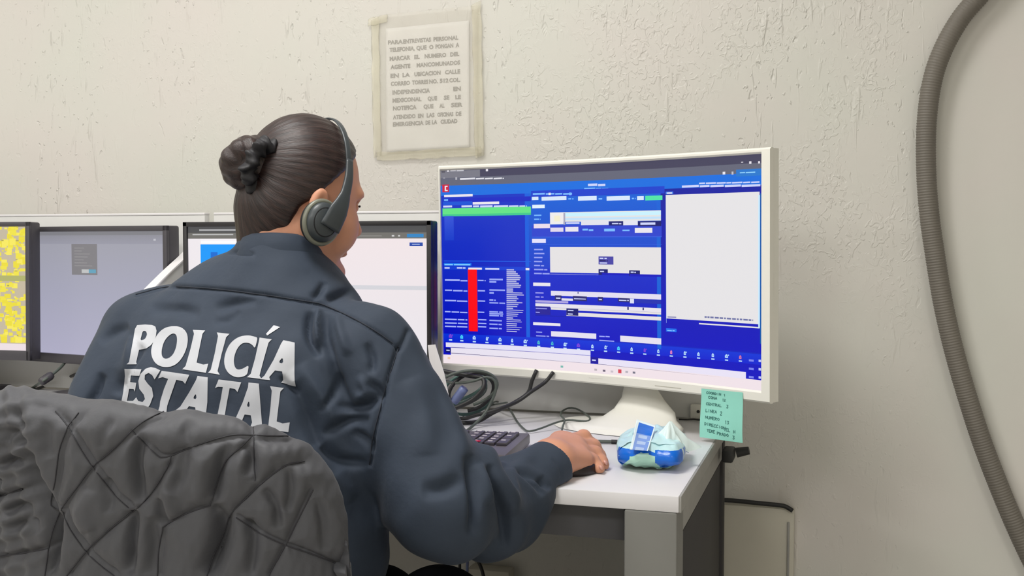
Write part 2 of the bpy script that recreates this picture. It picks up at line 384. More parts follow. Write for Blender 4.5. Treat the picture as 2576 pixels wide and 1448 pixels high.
# screen content authored from the picture crop (origin 1100,360, scale 2.129)
W = srgb(232, 229, 238); WW = srgb(226, 226, 226)
rc = []
def Z(x0, y0, x1, y1, c, c2=None):
    a = buv(1100+x0/2.129, 360+y0/2.129); b = buv(1100+x1/2.129, 360+y1/2.129)
    q = (max(0, a[0]), max(0, a[1]), min(1, b[0]), min(1, b[1]), c)
    rc.append(q if c2 is None else q+(c2,))
def words(x0, y0, x1, y1, c, n, h):
    tot = x1-x0; x = x0
    while x < x1-3:
        wd = random.uniform(.5, 1.5)*tot/n; wd = min(wd, x1-x); s = (y1-y0)/tot
        yy = y0+(x-x0)*s; Z(x, yy-h/2, x+wd, yy+h/2+wd*s, c); x += wd+random.uniform(3, 6)
DB = srgb(0, 30, 195); DB2 = srgb(0, 5, 190); AZ = srgb(0, 108, 222); MB = srgb(20, 70, 215); NV = srgb(12, 18, 110); LB = srgb(120, 185, 255); PW = srgb(205, 212, 250)
rc.append((0, 0, 1, .037, srgb(66, 64, 90))); rc.append((0, .037, 1, .080, srgb(98, 100, 118)))
rc.append((0, .002, .13, .038, srgb(120, 120, 132)))
rc.append((0, .078, 1, .135, AZ)); rc.append((0, .130, .278, .88, srgb(0, 48, 196), DB2)); rc.append((.278, .130, .692, .55, srgb(0, 96, 214), srgb(20, 52, 200))); rc.append((.278, .50, .692, .84, srgb(10, 40, 200), DB2))
rc.append((.692, .130, 1, .84, srgb(0, 20, 160), DB2))
rc.append((0, .845, 1, .90, srgb(0, 52, 215), srgb(0, 20, 205))); rc.append((.0, .89, 1, 1, DB2))
rc.append((.275, .130, .287, .845, srgb(0, 92, 220))); rc.append((.690, .130, .702, .86, srgb(0, 96, 214)))
rc.append((.992, .165, 1, .80, srgb(0, 90, 170)))
Z(22, 140, 40, 158, srgb(90, 88, 100)); Z(50, 142, 62, 152, W); words(68, 147, 140, 146, srgb(200, 200, 208), 2, 6); Z(258, 138, 270, 150, W)
words(120, 190, 355, 188, srgb(222, 222, 230), 3, 7); Z(95, 182, 105, 195, srgb(170, 170, 180)); Z(30, 183, 40, 190, srgb(150, 150, 160))
Z(1625, 100, 1636, 103, W); Z(1668, 97, 1680, 110, W); Z(1716, 96, 1726, 108, W); Z(1526, 153, 1540, 167, W); Z(1574, 152, 1584, 168, srgb(190, 190, 200))
Z(1598, 142, 1738, 172, srgb(30, 118, 205)); words(1618, 158, 1708, 155, srgb(150, 215, 255), 2, 5)
Z(25, 222, 62, 262, srgb(205, 20, 62)); Z(38, 228, 54, 256, W); Z(45, 234, 58, 250, srgb(205, 20, 62))
words(805, 222, 898, 224, PW, 2, 10); words(785, 243, 915, 244, LB, 3, 7)
words(1400, 215, 1728, 208, PW, 7, 7); words(1308, 231, 1728, 226, PW, 6, 9)
Z(500, 255, 1215, 268, srgb(10, 60, 205)); words(510, 271, 720, 271, LB, 3, 7); Z(594, 265, 606, 277, W); Z(704, 264, 717, 278, LB)
words(35, 280, 188, 281, W, 1, 7); words(35, 304, 56, 304, LB, 1, 8); Z(60, 296, 500, 310, DB)
words(188, 320, 330, 321, W, 1, 9); Z(30, 314, 186, 330, srgb(0, 80, 214)); words(30, 339, 78, 339, PW, 1, 9); words(128, 338, 478, 338, PW, 6, 9)
Z(26, 349, 500, 380, srgb(96, 226, 132)); Z(26, 381, 500, 384, srgb(60, 200, 140))
Z(36, 390, 88, 520, srgb(45, 80, 215), srgb(5, 55, 200))
for a in ((505, 287, 540, 304), (557, 287, 690, 304), (752, 285, 852, 305), (905, 285, 1030, 304), (1068, 284, 1104, 304)): Z(*a, srgb(214, 230, 250))
Z(1112, 282, 1204, 304, srgb(75, 226, 165)); words(700, 298, 728, 298, LB, 1, 6); words(862, 298, 884, 298, LB, 1, 7); words(1040, 296, 1060, 296, LB, 1, 7)
Z(507, 330, 574, 347, srgb(225, 240, 255)); words(517, 386, 556, 386, LB, 1, 6); words(517, 407, 552, 407, LB, 1, 6)
Z(505, 440, 1200, 500, srgb(40, 64, 205)); Z(515, 432, 602, 455, srgb(235, 220, 235)); Z(602, 371, 1196, 414, WW); Z(602, 371, 674, 434, srgb(236, 234, 236)); Z(624, 388, 656, 418, srgb(242, 235, 205)); Z(674, 374, 684, 436, srgb(165, 165, 190))
Z(684, 374, 1196, 384, srgb(200, 240, 255)); Z(684, 401, 1196, 404, srgb(190, 225, 250)); Z(768, 414, 916, 437, srgb(226, 226, 236)); Z(994, 414, 1072, 438, srgb(226, 226, 240))
words(688, 428, 760, 428, PW, 1, 8); Z(918, 418, 994, 440, NV); words(934, 430, 984, 431, PW, 1, 6); Z(1072, 418, 1198, 444, NV); words(1086, 429, 1166, 432, PW, 1, 8)
Z(604, 452, 674, 474, srgb(222, 214, 235)); Z(684, 448, 754, 473, W); Z(1056, 454, 1150, 479, W); words(776, 461, 834, 466, LB, 1, 7); words(892, 461, 950, 468, LB, 1, 7); words(990, 466, 1028, 467, LB, 1, 6)
Z(505, 500, 1200, 503, srgb(50, 90, 220)); Z(506, 512, 580, 534, srgb(228, 225, 250)); Z(505, 540, 1200, 543, srgb(50, 95, 225))
for i, (a, b) in enumerate(((517, 564), (517, 572), (517, 562), (517, 565), (517, 570), (517, 588), (517, 600))): words(a, 569+i*21.3, b, 569.5+i*21.6, srgb(150, 160, 240), 1, 7)
Z(602, 556, 1197, 704, srgb(228, 225, 226)); Z(602, 700, 862, 706, W)
Z(862, 606, 942, 650, srgb(70, 66, 165)); words(868, 616, 906, 617, PW, 1, 6); words(868, 629, 912, 630, srgb(20, 20, 90), 1, 5); words(868, 641, 908, 642, PW, 1, 6)
Z(862, 674, 912, 706, NV); words(870, 686, 892, 687, PW, 1, 6); Z(880, 694, 1028, 708, DB2); Z(1026, 680, 1084, 712, NV); words(1034, 690, 1062, 692, PW, 1, 6); Z(1030, 700, 1197, 716, DB2)
Z(505, 722, 1200, 725, srgb(30, 80, 225)); Z(512, 746, 604, 766, W); Z(505, 776, 1200, 779, srgb(30, 80, 225))
for yy in (801, 823): words(524, yy, 568, yy+1, srgb(160, 160, 240), 1, 6)
Z(607, 790, 1197, 838, srgb(226, 222, 240))
for a in ((628, 814, 664, 842), (725, 818, 800, 846), (858, 822, 886, 848), (966, 828, 1030, 852)): Z(*a, srgb(38, 36, 110)); words(a[0]+6, (a[1]+a[3])/2+1, a[2]-6, (a[1]+a[3])/2+2, PW, 1, 6)
Z(750, 796, 755, 806, NV); Z(664, 830, 725, 844, srgb(226, 224, 238)); Z(1052, 834, 1197, 862, srgb(28, 44, 176)); Z(1030, 832, 1052, 858, srgb(220, 224, 245)); Z(700, 846, 1050, 858, srgb(36, 20, 110))
Z(524, 840, 700, 858, srgb(175, 165, 225)); Z(524, 856, 1197, 906, srgb(230, 226, 236)); Z(607, 880, 1197, 918, srgb(228, 224, 224)); Z(690, 905, 1197, 950, srgb(229, 225, 225)); Z(524, 872, 604, 920, srgb(30, 24, 150))
words(526, 884, 586, 886, srgb(150, 150, 235), 1, 6); words(526, 905, 552, 906, srgb(150, 150, 235), 1, 6)
Z(690, 884, 754, 924, NV); words(698, 895, 728, 896, PW, 1, 6); words(698, 914, 724, 915, PW, 1, 6); Z(524, 920, 690, 930, srgb(0, 20, 160)); Z(1016, 876, 1024, 892, NV); Z(1098, 880, 1105, 894, NV)
Z(505, 930, 1200, 934, srgb(30, 80, 225)); Z(512, 958, 658, 980, W); Z(505, 990, 1200, 993, srgb(30, 80, 225))
words(528, 1011, 560, 1012, srgb(150, 160, 240), 1, 6); words(528, 1031, 598, 1034, srgb(150, 160, 240), 1, 6); Z(608, 1006, 850, 1048, srgb(228, 224, 240)); words(866, 1034, 922, 1036, srgb(160, 170, 250), 1, 7); words(866, 1056, 946, 1060, srgb(160, 170, 250), 1, 7); Z(978, 1030, 1198, 1078, srgb(228, 224, 240))
Z(1222, 277, 1724, 970, srgb(229, 227, 229)); Z(1400, 962, 1724, 992, srgb(229, 227, 229)); Z(1222, 260, 1262, 272, srgb(60, 130, 240)); words(1228, 267, 1256, 267, W, 1, 6)
Z(1718, 277, 1726, 990, srgb(200, 235, 255)); Z(1222, 277, 1226, 962, srgb(200, 235, 255))
words(1232, 930, 1278, 932, srgb(150, 150, 190), 1, 8); words(1430, 930, 1690, 948, srgb(110, 115, 165), 16, 9)
Z(1222, 968, 1738, 986, srgb(0, 20, 140)); Z(1224, 990, 1280, 1012, srgb(20, 110, 235)); words(1230, 1003, 1270, 1004, LB, 1, 6); Z(1224, 984, 1738, 992, srgb(10, 50, 200))
Z(1224, 1076, 1738, 1086, srgb(20, 60, 215))
# history table lower left
Z(34, 628, 500, 636, srgb(20, 90, 225)); Z(34, 640, 182, 656, srgb(10, 110, 235)); words(38, 650, 176, 651, srgb(120, 200, 255), 2, 7)
Z(34, 658, 500, 682, srgb(5, 60, 210)); words(38, 667, 70, 668, PW, 1, 7); words(104, 667, 150, 668, PW, 1, 7); words(165, 671, 238, 672, W, 1, 10); words(256, 672, 336, 674, PW, 1, 8); Z(472, 668, 492, 680, W)
for yy in (732, 787, 842, 902): words(40, yy-1, 160, yy+5, srgb(165, 178, 250), 2, 6); words(216, yy+2, 258, yy+4, srgb(165, 178, 250), 1, 6)
for yy in (942, 962, 980): words(40, yy, 160, yy+4, srgb(165, 178, 250), 2, 7); words(218, yy+2, 262, yy+4, srgb(165, 178, 250), 1, 6)
for yy, x1 in ((728, 350), (741, 315), (785, 362), (800, 302), (838, 312), (854, 362), (902, 350), (912, 352), (922, 350), (948, 345), (968, 345), (990, 345)): words(278, yy, x1, yy+3, srgb(150, 165, 245), 1, 7)
for i in range(33):
    yy = 674+i*10.3; x1 = 440+random.uniform(-18, 24) if i > 3 else 410+i*10
    if i in (10, 11, 20, 25): x1 = 405
    Z(370, yy, x1, yy+7+ (1 if i % 3 else 0), srgb(182, 184, 226))
Z(163, 676, 216, 1008, srgb(252, 0, 18))
# toolbar icons
icx = (70, 130, 197, 265, 335, 400, 470, 542, 615, 683, 755, 830, 900, 970, 1040, 1110, 1183, 1252, 1325, 1398, 1475, 1548, 1622)
for i, x in enumerate(icx):
    y = 1036+(x-70)*.073; c = srgb(190, 225, 250); c2 = c
    if i in (0, 10, 15): c = srgb(130, 60, 215)
    if i in (1, 13): c = srgb(70, 215, 250)
    if i in (7, 8): c = srgb(70, 190, 200)
    if i == 17: c = srgb(250, 130, 180)
    if i == 22: c = srgb(225, 120, 150)
    k = random.uniform(5, 9)
    Z(x-k*.5, y-14, x+k*.5, y-8, c); Z(x-k, y-9, x+k, y+6, c); Z(x-k*.3, y-5, x+k*.6, y-1, srgb(40, 90, 220))
    if i % 3 == 0: Z(x+k, y-12, x+k+5, y-6, c)
    Z(x-8, y+13, x+9, y+21, c2)
for yy in (1160, 1205, 1249): Z(1668, yy-4, 1694, yy+10, srgb(120, 130, 235)); Z(1720, yy-2, 1733, yy+12, srgb(190, 200, 250))
# input bars and taskbar (wide bars in thirds so that they follow the screen)
Z(45, 1066, 820, 1136, srgb(226, 224, 246)); Z(45, 1066, 1300, 1096, DB2) if False else None
rc.append((0, .955, 1, 1, srgb(240, 226, 232)))
Z(42, 1068, 820, 1110, srgb(230, 226, 248)); Z(42, 1096, 72, 1122, NV); words(48, 1108, 66, 1109, PW, 1, 6)
Z(72, 1094, 820, 1180, srgb(232, 226, 240)); Z(72, 1091, 820, 1128, srgb(228, 224, 246)); Z(0, 1126, 10, 1128, NV)
Z(820, 1144, 862, 1178, srgb(20, 10, 150)); words(828, 1161, 852, 1162, PW, 1, 8); Z(862, 1152, 1652, 1262, srgb(232, 226, 245))
def thinline(x0, y0, x1, y1, h, c, n=10):
    for i in range(n): Z(x0+(x1-x0)*i/n, y0+(y1-y0)*i/n, x0+(x1-x0)*(i+1)/n+.4, y0+(y1-y0)*(i+.5)/n+h, c)
thinline(74, 1091, 820, 1135, 3, srgb(110, 100, 150)); thinline(74, 1122, 840, 1180, 4, srgb(110, 100, 140)); thinline(840, 1180, 1652, 1266, 4, srgb(110, 100, 140), 12)
for x, y, c in ((62, 1150, srgb(235, 200, 170)), (667, 1196, srgb(120, 185, 175)), (848, 1212, srgb(190, 180, 185)), (893, 1218, srgb(110, 100, 120)), (935, 1222, srgb(200, 190, 200)), (1014, 1224, srgb(180, 175, 185)), (1053, 1228, srgb(120, 118, 135))):
    Z(x-7, y-6, x+7, y+6, c)
Z(968, 1210, 986, 1232, srgb(214, 70, 84))
rects_mesh('screen', rc, lambda u, v, l: big(SX0+(SX1-SX0)*u, SZ1-(SZ1-SZ0)*v, -.0014+l), M['screen'], mon, srgb(0, 30, 190), 40, .00008)
# maker's mark and energy label on the lower bezel
def bez(name, px0, py0, px1, py1, m):
    a = big_inv(px0, py0); b = big_inv(px1, py1); curved_slab(name, a[0], b[0], min(a[1], b[1]), max(a[1], b[1]), .0028, .0033, m, mon, 4, bev=.0001)
M['mark'] = mat('pale_grey_print', srgb(186, 184, 172), .4, mottle=(20, .05))
bez('maker_mark', 1484, 949, 1518, 952.5, M['mark']); bez('bezel_label', 1650, 970, 1716, 975, M['mark'])
# stand
sb = MM@np.array([0, 1, 0]); base = np.array([-.385, -.16, DZ])
pts = []
V = []; Fc = []
levels = [(.93, .021, .021, .010), (.89, .022, .021, .010), (.86, .025, .021, .011), (.835, .030, .022, .012), (.81, .042, .023, .014), (.790, .060, .025, .018), (.772, .086, .032, .028), (.760, .100, .036, .046), (.752, .116, .052, .062), (.747, .124, .112, .074), (DZ+.001, .126, .118, .076)]
for z, aR, aL, b in levels:
    cx = -.352-.030*max(0, (.775-z)/.035)*(1 if z < .775 else 0); cy = -.150-.045*min(1, max(0, (.80-z))/.05)
    for k in range(40):
        th = 2*math.pi*k/40; c_ = math.cos(th); q = Rz@np.array([(aR if c_ > 0 else aL)*math.copysign(abs(c_)**.8, c_), b*math.sin(th), 0]); V.append(np.array([cx, cy, z])+q)
for i in range(len(levels)-1):
    for k in range(40): Fc.append((i*40+k, i*40+(k+1) % 40, (i+1)*40+(k+1) % 40, (i+1)*40+k))
Fc += [tuple(range(40)), tuple(range(len(V)-40, len(V)))[::-1]]
o = from_arrays('stand', V, Fc, M['mon_white'], mon)

# --- flat monitors
def flat_monitor(c, wd, ht, yaw, tilt, rects, bez, chin, body, label, content_base, x0c=None):
    root = empty('computer_monitor', (c[0], c[1], DZ), label, 'monitor')
    R = Matrix.Rotation(yaw, 3, 'Z') @ Matrix.Rotation(tilt, 3, 'X'); cv = Vector(c)
    box('housing', cv+R@Vector((0, .018, 0)), (wd, .030, ht), body, root, R, .004)
    box('back_bulge', cv+R@Vector((0, .038, -.01)), (wd*.55, .022, ht*.55), body, root, R, .008)
    bm = bmesh.new()
    for cc, s in (((-wd/2+bez/2, 0, 0), (bez, .008, ht)), ((wd/2-bez/2, 0, 0), (bez, .008, ht)), ((0, 0, ht/2-bez/2), (wd, .008, bez)), ((0, 0, -ht/2+chin/2), (wd, .008, chin))):
        bm_box(bm, cv+R@Vector(cc), s, R, .001)
    from_bm('bezel', bm, body, root, True)
    sw = wd-2*bez; sh = ht-bez-chin
    def surf(u, v, l): return np.array(cv+R@Vector((-wd/2+bez+sw*u, .0012-l, ht/2-bez-sh*v)))
    rects_mesh('screen', rects, surf, M['screen'], root, content_base, 1, .00008)
    bp = cv+R@Vector((0, .055, 0))
    box('stand_neck', (bp.x, bp.y-.005, (DZ+c[2])/2), (.05, .016, c[2]-DZ-.01), body, root, R, .004)
    box('stand_foot', (bp.x, min(bp.y-.02, -.155), DZ+.006), (.19, .13, .010), body, root, Matrix.Rotation(yaw, 3, 'Z'), .004)
    return root
# centre monitor, behind the head
g1 = srgb(112, 110, 106)
r2 = [(0, 0, 1, .045, srgb(78, 78, 80)), (0, .045, 1, .085, g1), (.02, .052, .2, .06, srgb(190, 190, 190)), (.05, .018, .3, .03, srgb(170, 170, 172)),
      (.0, .085, .055, 1, srgb(238, 232, 236)), (.055, .085, .5, 1, srgb(244, 240, 244)), (.055, .125, .45, .42, srgb(0, 152, 250)), (.058, .10, .42, .118, srgb(250, 250, 252)),
      (.07, .26, .10, .42, srgb(0, 110, 215)), (.10, .18, .13, .42, srgb(0, 105, 210)), (.14, .30, .17, .42, srgb(0, 110, 215)), (.18, .33, .2, .42, srgb(0, 105, 210)), (.21, .28, .235, .42, srgb(0, 110, 215)), (.25, .34, .3, .42, srgb(0, 110, 215)),
      (.45, .085, 1, 1, srgb(240, 228, 230), srgb(232, 230, 236)), (.5, .40, 1, .428, srgb(212, 212, 218)), (.93, .112, .982, .135, srgb(34, 72, 168)), (.94, .121, .97, .126, srgb(190, 205, 240)),
      (.86, .062, .87, .072, srgb(210, 210, 210)), (.885, .062, .893, .072, srgb(200, 200, 200)), (.92, .055, .985, .078, srgb(46, 132, 196)), (.55, .066, .82, .07, srgb(150, 148, 144))]
xa = onplane(462, 558, 1, -.222); xb = onplane(1086, 555, 1, -.222); wd = xb[0]-xa[0]
ht = .305; flat_monitor(((xa[0]+xb[0])/2, -.222, (xa[2]+xb[2])/2-ht/2), wd, ht, 0, 0, r2, .009, .017, M['mon_black'], 'slim black monitor showing a white web page, directly behind the seated person', srgb(240, 236, 240))
# grey-lilac monitor
gl = srgb(160, 160, 178); gd = srgb(128, 126, 130)
r3 = [(0, 0, 1, .03, srgb(128, 128, 134)), (0, .03, 1, .10, srgb(142, 142, 152), srgb(152, 152, 166)), (0, .10, 1, .5, srgb(160, 160, 172), srgb(165, 165, 184)), (0, .5, 1, 1, srgb(165, 165, 184), srgb(174, 172, 196)),
      (.37, .10, .55, .35, gd)]
for i in range(7): r3.append((.39, .13+i*.024, .39+random.uniform(.05, .13), .136+i*.024, srgb(148, 146, 148)))
r3 += [(.44, .305, .49, .335, srgb(190, 192, 192)), (.49, .305, .54, .335, srgb(98, 160, 186)), (.93, .06, .945, .075, srgb(190, 190, 198))]
flat_monitor((-1.526, -.150, .957), .448, .2955, math.radians(-10), 0, r3, .011, .020, M['mon_grey'], 'dark grey monitor with an empty lilac screen, left of the divider', gl)
# yellow map monitor (mostly out of the frame on the left)
ye = srgb(240, 226, 72); r4 = [(0, .0, 1, .95, srgb(196, 184, 160))]
for i in range(1300):
    u = random.random(); v = random.random()*.92; a = random.uniform(.004, .020); b = a*random.uniform(.6, 1.6)
    if .38 < v < .46 and random.random() < .8: continue
    if math.sin(u*23+v*9)*math.cos(v*17-u*5) < -.62: continue
    r4.append((max(0, u-a), max(0, v-b), min(1, u+a), min(.94, v+b), random.choice((ye, srgb(236, 220, 60), srgb(246, 232, 96)))))
for i in range(60):
    u = random.random(); v = random.random()*.92; r4.append((u, v, min(1, u+random.uniform(.004, .02)), v+random.uniform(.004, .012), srgb(176, 166, 86)))
r4 += [(0, .395, 1, .44, srgb(176, 178, 110)), (0, .945, 1, 1, srgb(236, 222, 226))]
xa = onplane(51, 557, 1, -.21); flat_monitor((xa[0]-.225, -.195, xa[2]-.148), .45, .296, math.radians(3), math.radians(-1), r4, .010, .021, M['mon_grey'], 'dark monitor showing a bright yellow map at the left end of the desk', ye)

# ------------------------------------------------------------------ sticky note under the monitor
nz = []
def note_surface():
    a = P(1768, 976, 1.0)
    pa = big(*big_inv(1768, 976), .0042); pb = big(*big_inv(1872, 986), .0042)
    return pa, pb
pa, pb = note_surface()
ex = (pb-pa); nw = np.linalg.norm(ex); ex = ex/nw; nf = np.cross(ex, [0, 0, 1.]); nf /= np.linalg.norm(nf); nf = nf if nf@(CAM-pa) > 0 else -nf
nh = (1098-976)/F*proj(pa)[0][2]
def note(u, v, l=0):   # u right 0..1, v down 0..1
    return pa+ex*nw*u*(1+.04*v)+np.array([0, 0, -1])*nh*v*.995+nf*(.004*math.sin(v*2.2)*v*2+l)+ex*v*.002
nt_ = empty('sticky_note', tuple(pa), 'mint green sticky note with handwriting hanging from the white monitor', 'note')
V = []; Fc = []; n = 14
for s in (0, -.0003):
    for i in range(n+1):
        for j in range(n+1): V.append(note(j/n, i/n, s))
K = (n+1)**2
for i in range(n):
    for j in range(n):
        a = i*(n+1)+j; Fc.append((a, a+n+1, a+n+2, a+1)); Fc.append((K+a, K+a+1, K+a+n+2, K+a+n+1))
from_arrays('paper', V, Fc, M['note'], nt_)
def stroke_mesh(strokes, surf, wdt, name, m, parent, lift=.0003):
    V = []; Fc = []
    for s in strokes:
        for (a, b) in zip(s[:-1], s[1:]):
            a = np.array(a); b = np.array(b); d = b-a; L = np.linalg.norm(d)+1e-9; nn = np.array([-d[1], d[0]])/L*wdt/2; e = d/L*wdt*.3
            k = len(V)
            for q in (a-e+nn, a-e-nn, b+e-nn, b+e+nn): V.append(surf(q[0], q[1], lift))
            Fc.append((k, k+1, k+2, k+3))
    return from_arrays(name, V, Fc, m, parent, smooth=False)
# simple handwriting capitals on a 4x6 grid
HW = {'A': [[(0, 6), (2, 0), (4, 6)], [(1, 4), (3, 4)]], 'C': [[(4, 1), (2, 0), (0, 2), (0, 5), (2, 6), (4, 5)]], 'D': [[(0, 0), (0, 6), (3, 5), (4, 3), (3, 1), (0, 0)]], 'E': [[(4, 0), (0, 0), (0, 6), (4, 6)], [(0, 3), (3, 3)]],
      'L': [[(0, 0), (0, 6), (4, 6)]], 'M': [[(0, 6), (0, 0), (2, 4), (4, 0), (4, 6)]], 'N': [[(0, 6), (0, 0), (4, 6), (4, 0)]], 'O': [[(2, 0), (0, 2), (0, 4), (2, 6), (4, 4), (4, 2), (2, 0)]], 'R': [[(0, 6), (0, 0), (4, 1), (4, 2), (0, 3), (4, 6)]],
      'T': [[(0, 0), (4, 0)], [(2, 0), (2, 6)]], 'U': [[(0, 0), (0, 5), (2, 6), (4, 5), (4, 0)]], 'I': [[(2, 0), (2, 6)]], 'S': [[(4, 1), (2, 0), (0, 1), (4, 5), (2, 6), (0, 5)]], 'P': [[(0, 6), (0, 0), (4, 1), (4, 2), (0, 3)]], 'H': [[(0, 0), (0, 6)], [(4, 0), (4, 6)], [(0, 3), (4, 3)]],
      '1': [[(1, 1), (2, 0), (2, 6)]], '2': [[(0, 1), (2, 0), (4, 1), (0, 6), (4, 6)]], '3': [[(0, 0), (4, 0), (2, 3), (4, 4), (2, 6), (0, 5)]], '0': [[(2, 0), (0, 2), (0, 4), (2, 6), (4, 4), (4, 2), (2, 0)]], '5': [[(4, 0), (0, 0), (0, 3), (4, 3), (4, 5), (0, 6)]], '6': [[(4, 0), (0, 3), (0, 6), (4, 6), (4, 3), (0, 4)]], ' ': []}
st = []
def hand(txt, u, v, du, hv, slope=.03):
    for i, ch in enumerate(txt):
        for s in HW.get(ch, []): st.append([(u+(x/4*.72)*du+i*du, v+y/6*hv+slope*i*du+random.uniform(-.004, .004)) for x, y in s])
hand('COORDIN', .13, .05, .052, .045); hand('1', .55, .07, .05, .045)
hand('ZONA'.replace('Z', 'C'), .18, .14, .055, .05); hand('12', .52, .165, .04, .05)
hand('CENTRAL', .13, .275, .055, .05); hand('3', .62, .285, .05, .06)
hand('LINEA', .13, .41, .055, .055); hand('2', .48, .43, .05, .07)
hand('NUMERO', .13, .545, .058, .055, .05); hand('13', .60, .60, .05, .06)
hand('DIRECCION', .12, .68, .056, .055, .09); hand('TEL', .58, .745, .05, .055, .06); hand('H', .80, .77, .05, .055)
hand('TERE', .18, .815, .05, .055, .05); hand('PRADO', .42, .845, .055, .055, .06); hand('3', .78, .88, .05, .07)
stroke_mesh(st, note, .013, 'handwriting', M['ink'], nt_)

# ------------------------------------------------------------------ notice taped to the wall
nx0, nz0 = -.925, 1.249; nwx, nwz = .224, .292
notice = empty('wall_notice', (-.815, -.004, 1.25), 'printed sheet in a clear plastic sleeve taped to the plaster wall', 'notice')
def wrinkle(x, z): return .0015+.0016*(math.sin(x*61+z*23)*math.sin(z*47-x*19)+1)*.5
def sheet(name, x0, z0, x1, z1, dy, m, n=30, jag=0, sk=0):
    V = []; Fc = []
    for s in (0, 1):
        for i in range(n+1):
            for j in range(n+1):
                u = j/n; v = i/n; x = x0+(x1-x0)*u+sk*v; z = z0+(z1-z0)*v+.006*u
                if jag and (i in (0, n)): z += random.uniform(-jag, jag)
                if jag and (j in (0, n)): x += random.uniform(-jag, jag)
                V.append((x, -dy-wrinkle(x, z)+s*.0004, z))
    K = (n+1)**2
    for i in range(n):
        for j in range(n):
            a = i*(n+1)+j; Fc.append((a, a+1, a+n+2, a+n+1)); Fc.append((K+a, K+a+n+1, K+a+n+2, K+a+1))
    for j in range(n):
        for (a, b) in ((j, j+1), (n*(n+1)+j+1, n*(n+1)+j), ((j+1)*(n+1), j*(n+1)), (j*(n+1)+n, (j+1)*(n+1)+n)): Fc.append((a, K+a, K+b, b))
    return from_arrays(name, V, Fc, m, notice)
sheet('paper', -.905, 1.256, -.722, 1.512, .001, M['paper'])
sheet('plastic_sleeve', -.918, 1.250, -.703, 1.540, .0035, M['sleeve'], jag=0)
sheet('tape', -.932, 1.246, -.915, 1.530, .0052, M['tape'], 14, .0018, -.004); sheet('tape', -.709, 1.240, -.690, 1.548, .0052, M['tape'], 14, .0018, -.006)
sheet('tape', -.925, 1.240, -.695, 1.257, .0054, M['tape'], 14, .0018)
sheet('tape', -.942, 1.518, -.90, 1.534, .0056, M['tape'], 8, .002)
LINES = [[('PARA', 978, 1015), ('ENTREVISTAS', 1016, 1086), ('PERSONAL', 1092, 1155)], [('TELEFONIA,', 982, 1045), ('QUE', 1049, 1075), ('O', 1081, 1092), ('PONGAN', 1097, 1142), ('A', 1148, 1157)], [('MARCAR', 982, 1034), ('EL', 1044, 1058), ('NUMERO', 1070, 1124), ('DEL', 1134, 1157)],
         [('AGENTE', 984, 1034), ('MANCOMUNADOS', 1050, 1159)], [('EN', 984, 1005), ('LA', 1014, 1033), ('UBICACION', 1044, 1110), ('CALLE', 1121, 1159)], [('CORREO', 985, 1033), ('TORRES', 1038, 1079), ('NO.', 1081, 1103), ('512', 1108, 1130), ('COL.', 1132, 1160)],
         [('INDEPENDENCIA', 989, 1083), ('EN', 1142, 1161)], [('MEXICONAL', 989, 1062), ('QUE', 1077, 1101), ('SE', 1118, 1132), ('LE', 1147, 1161)], [('NOTIFICA', 990, 1050), ('QUE', 1067, 1092), ('AL', 1107, 1120), ('SER', 1136, 1165)],
         [('ATENDIDO', 990, 1047), ('EN', 1053, 1067), ('LAS', 1075, 1095), ('OFICINAS', 1102, 1142), ('DE', 1148, 1162)], [('EMERGENCIA', 990, 1067), ('DE', 1072, 1084), ('LA', 1088, 1102), ('CIUDAD', 1110, 1152)]]
yl = [108, 127, 149, 170, 192, 212, 234, 254, 274, 296, 314]; sl = [-.072, -.075, -.072, -.068, -.066, -.060, -.058, -.055, -.058, -.055, -.055]
allv = []; allf = []
for li, ws in enumerate(LINES):
    for (txt, x0, x1) in ws:
        cu = bpy.data.curves.new('txt', 'FONT'); cu.body = txt; cu.size = 1; cu.offset = .045; cu.resolution_u = 2
        ob = bpy.data.objects.new('txt', cu); COL.objects.link(ob)
        dg = bpy.context.evaluated_depsgraph_get(); me = bpy.data.meshes.new_from_object(ob.evaluated_get(dg))
        v = np.array([tuple(q.co) for q in me.vertices]); fs = [tuple(p.vertices) for p in me.polygons]
        bpy.data.objects.remove(ob); bpy.data.curves.remove(cu)
        x_a, x_b = v[:, 0].min(), v[:, 0].max(); hh = .73; k = len(allv)
        for q in v:
            px = x0+(q[0]-x_a)/(x_b-x_a)*(x1-x0); py = yl[li]+sl[li]*(px-980)+4.6-q[1]/hh*10.2
            w3 = onplane(px, py, 1, 0); allv.append((w3[0], -.0012-wrinkle(w3[0], w3[2])-.0004, w3[2]))
        allf += [tuple(i+k for i in f) for f in fs]
from_arrays('printed_text', allv, allf, M['print'], notice, smooth=False)

# ------------------------------------------------------------------ corrugated hose on the wall
hp = [(2820, -190), (2700, -175), (2590, -125),(2520, -72), (2462, -8), (2415, 48), (2372, 125), (2345, 205), (2331, 310), (2330, 430), (2338, 540), (2352, 640), (2372, 760), (2397, 870), (2428, 980), (2470, 1110), (2520, 1240), (2572, 1360), (2640, 1500), (2700, 1650)]
o = tube('corrugated_hose', [onplane(x, y, 1, -.024) for x, y in hp], .0172, M['hose'], None, .0011, 20, (.0048, -.0010))
tag(o, 'grey corrugated hose curving down the right side of the plaster wall', 'hose')

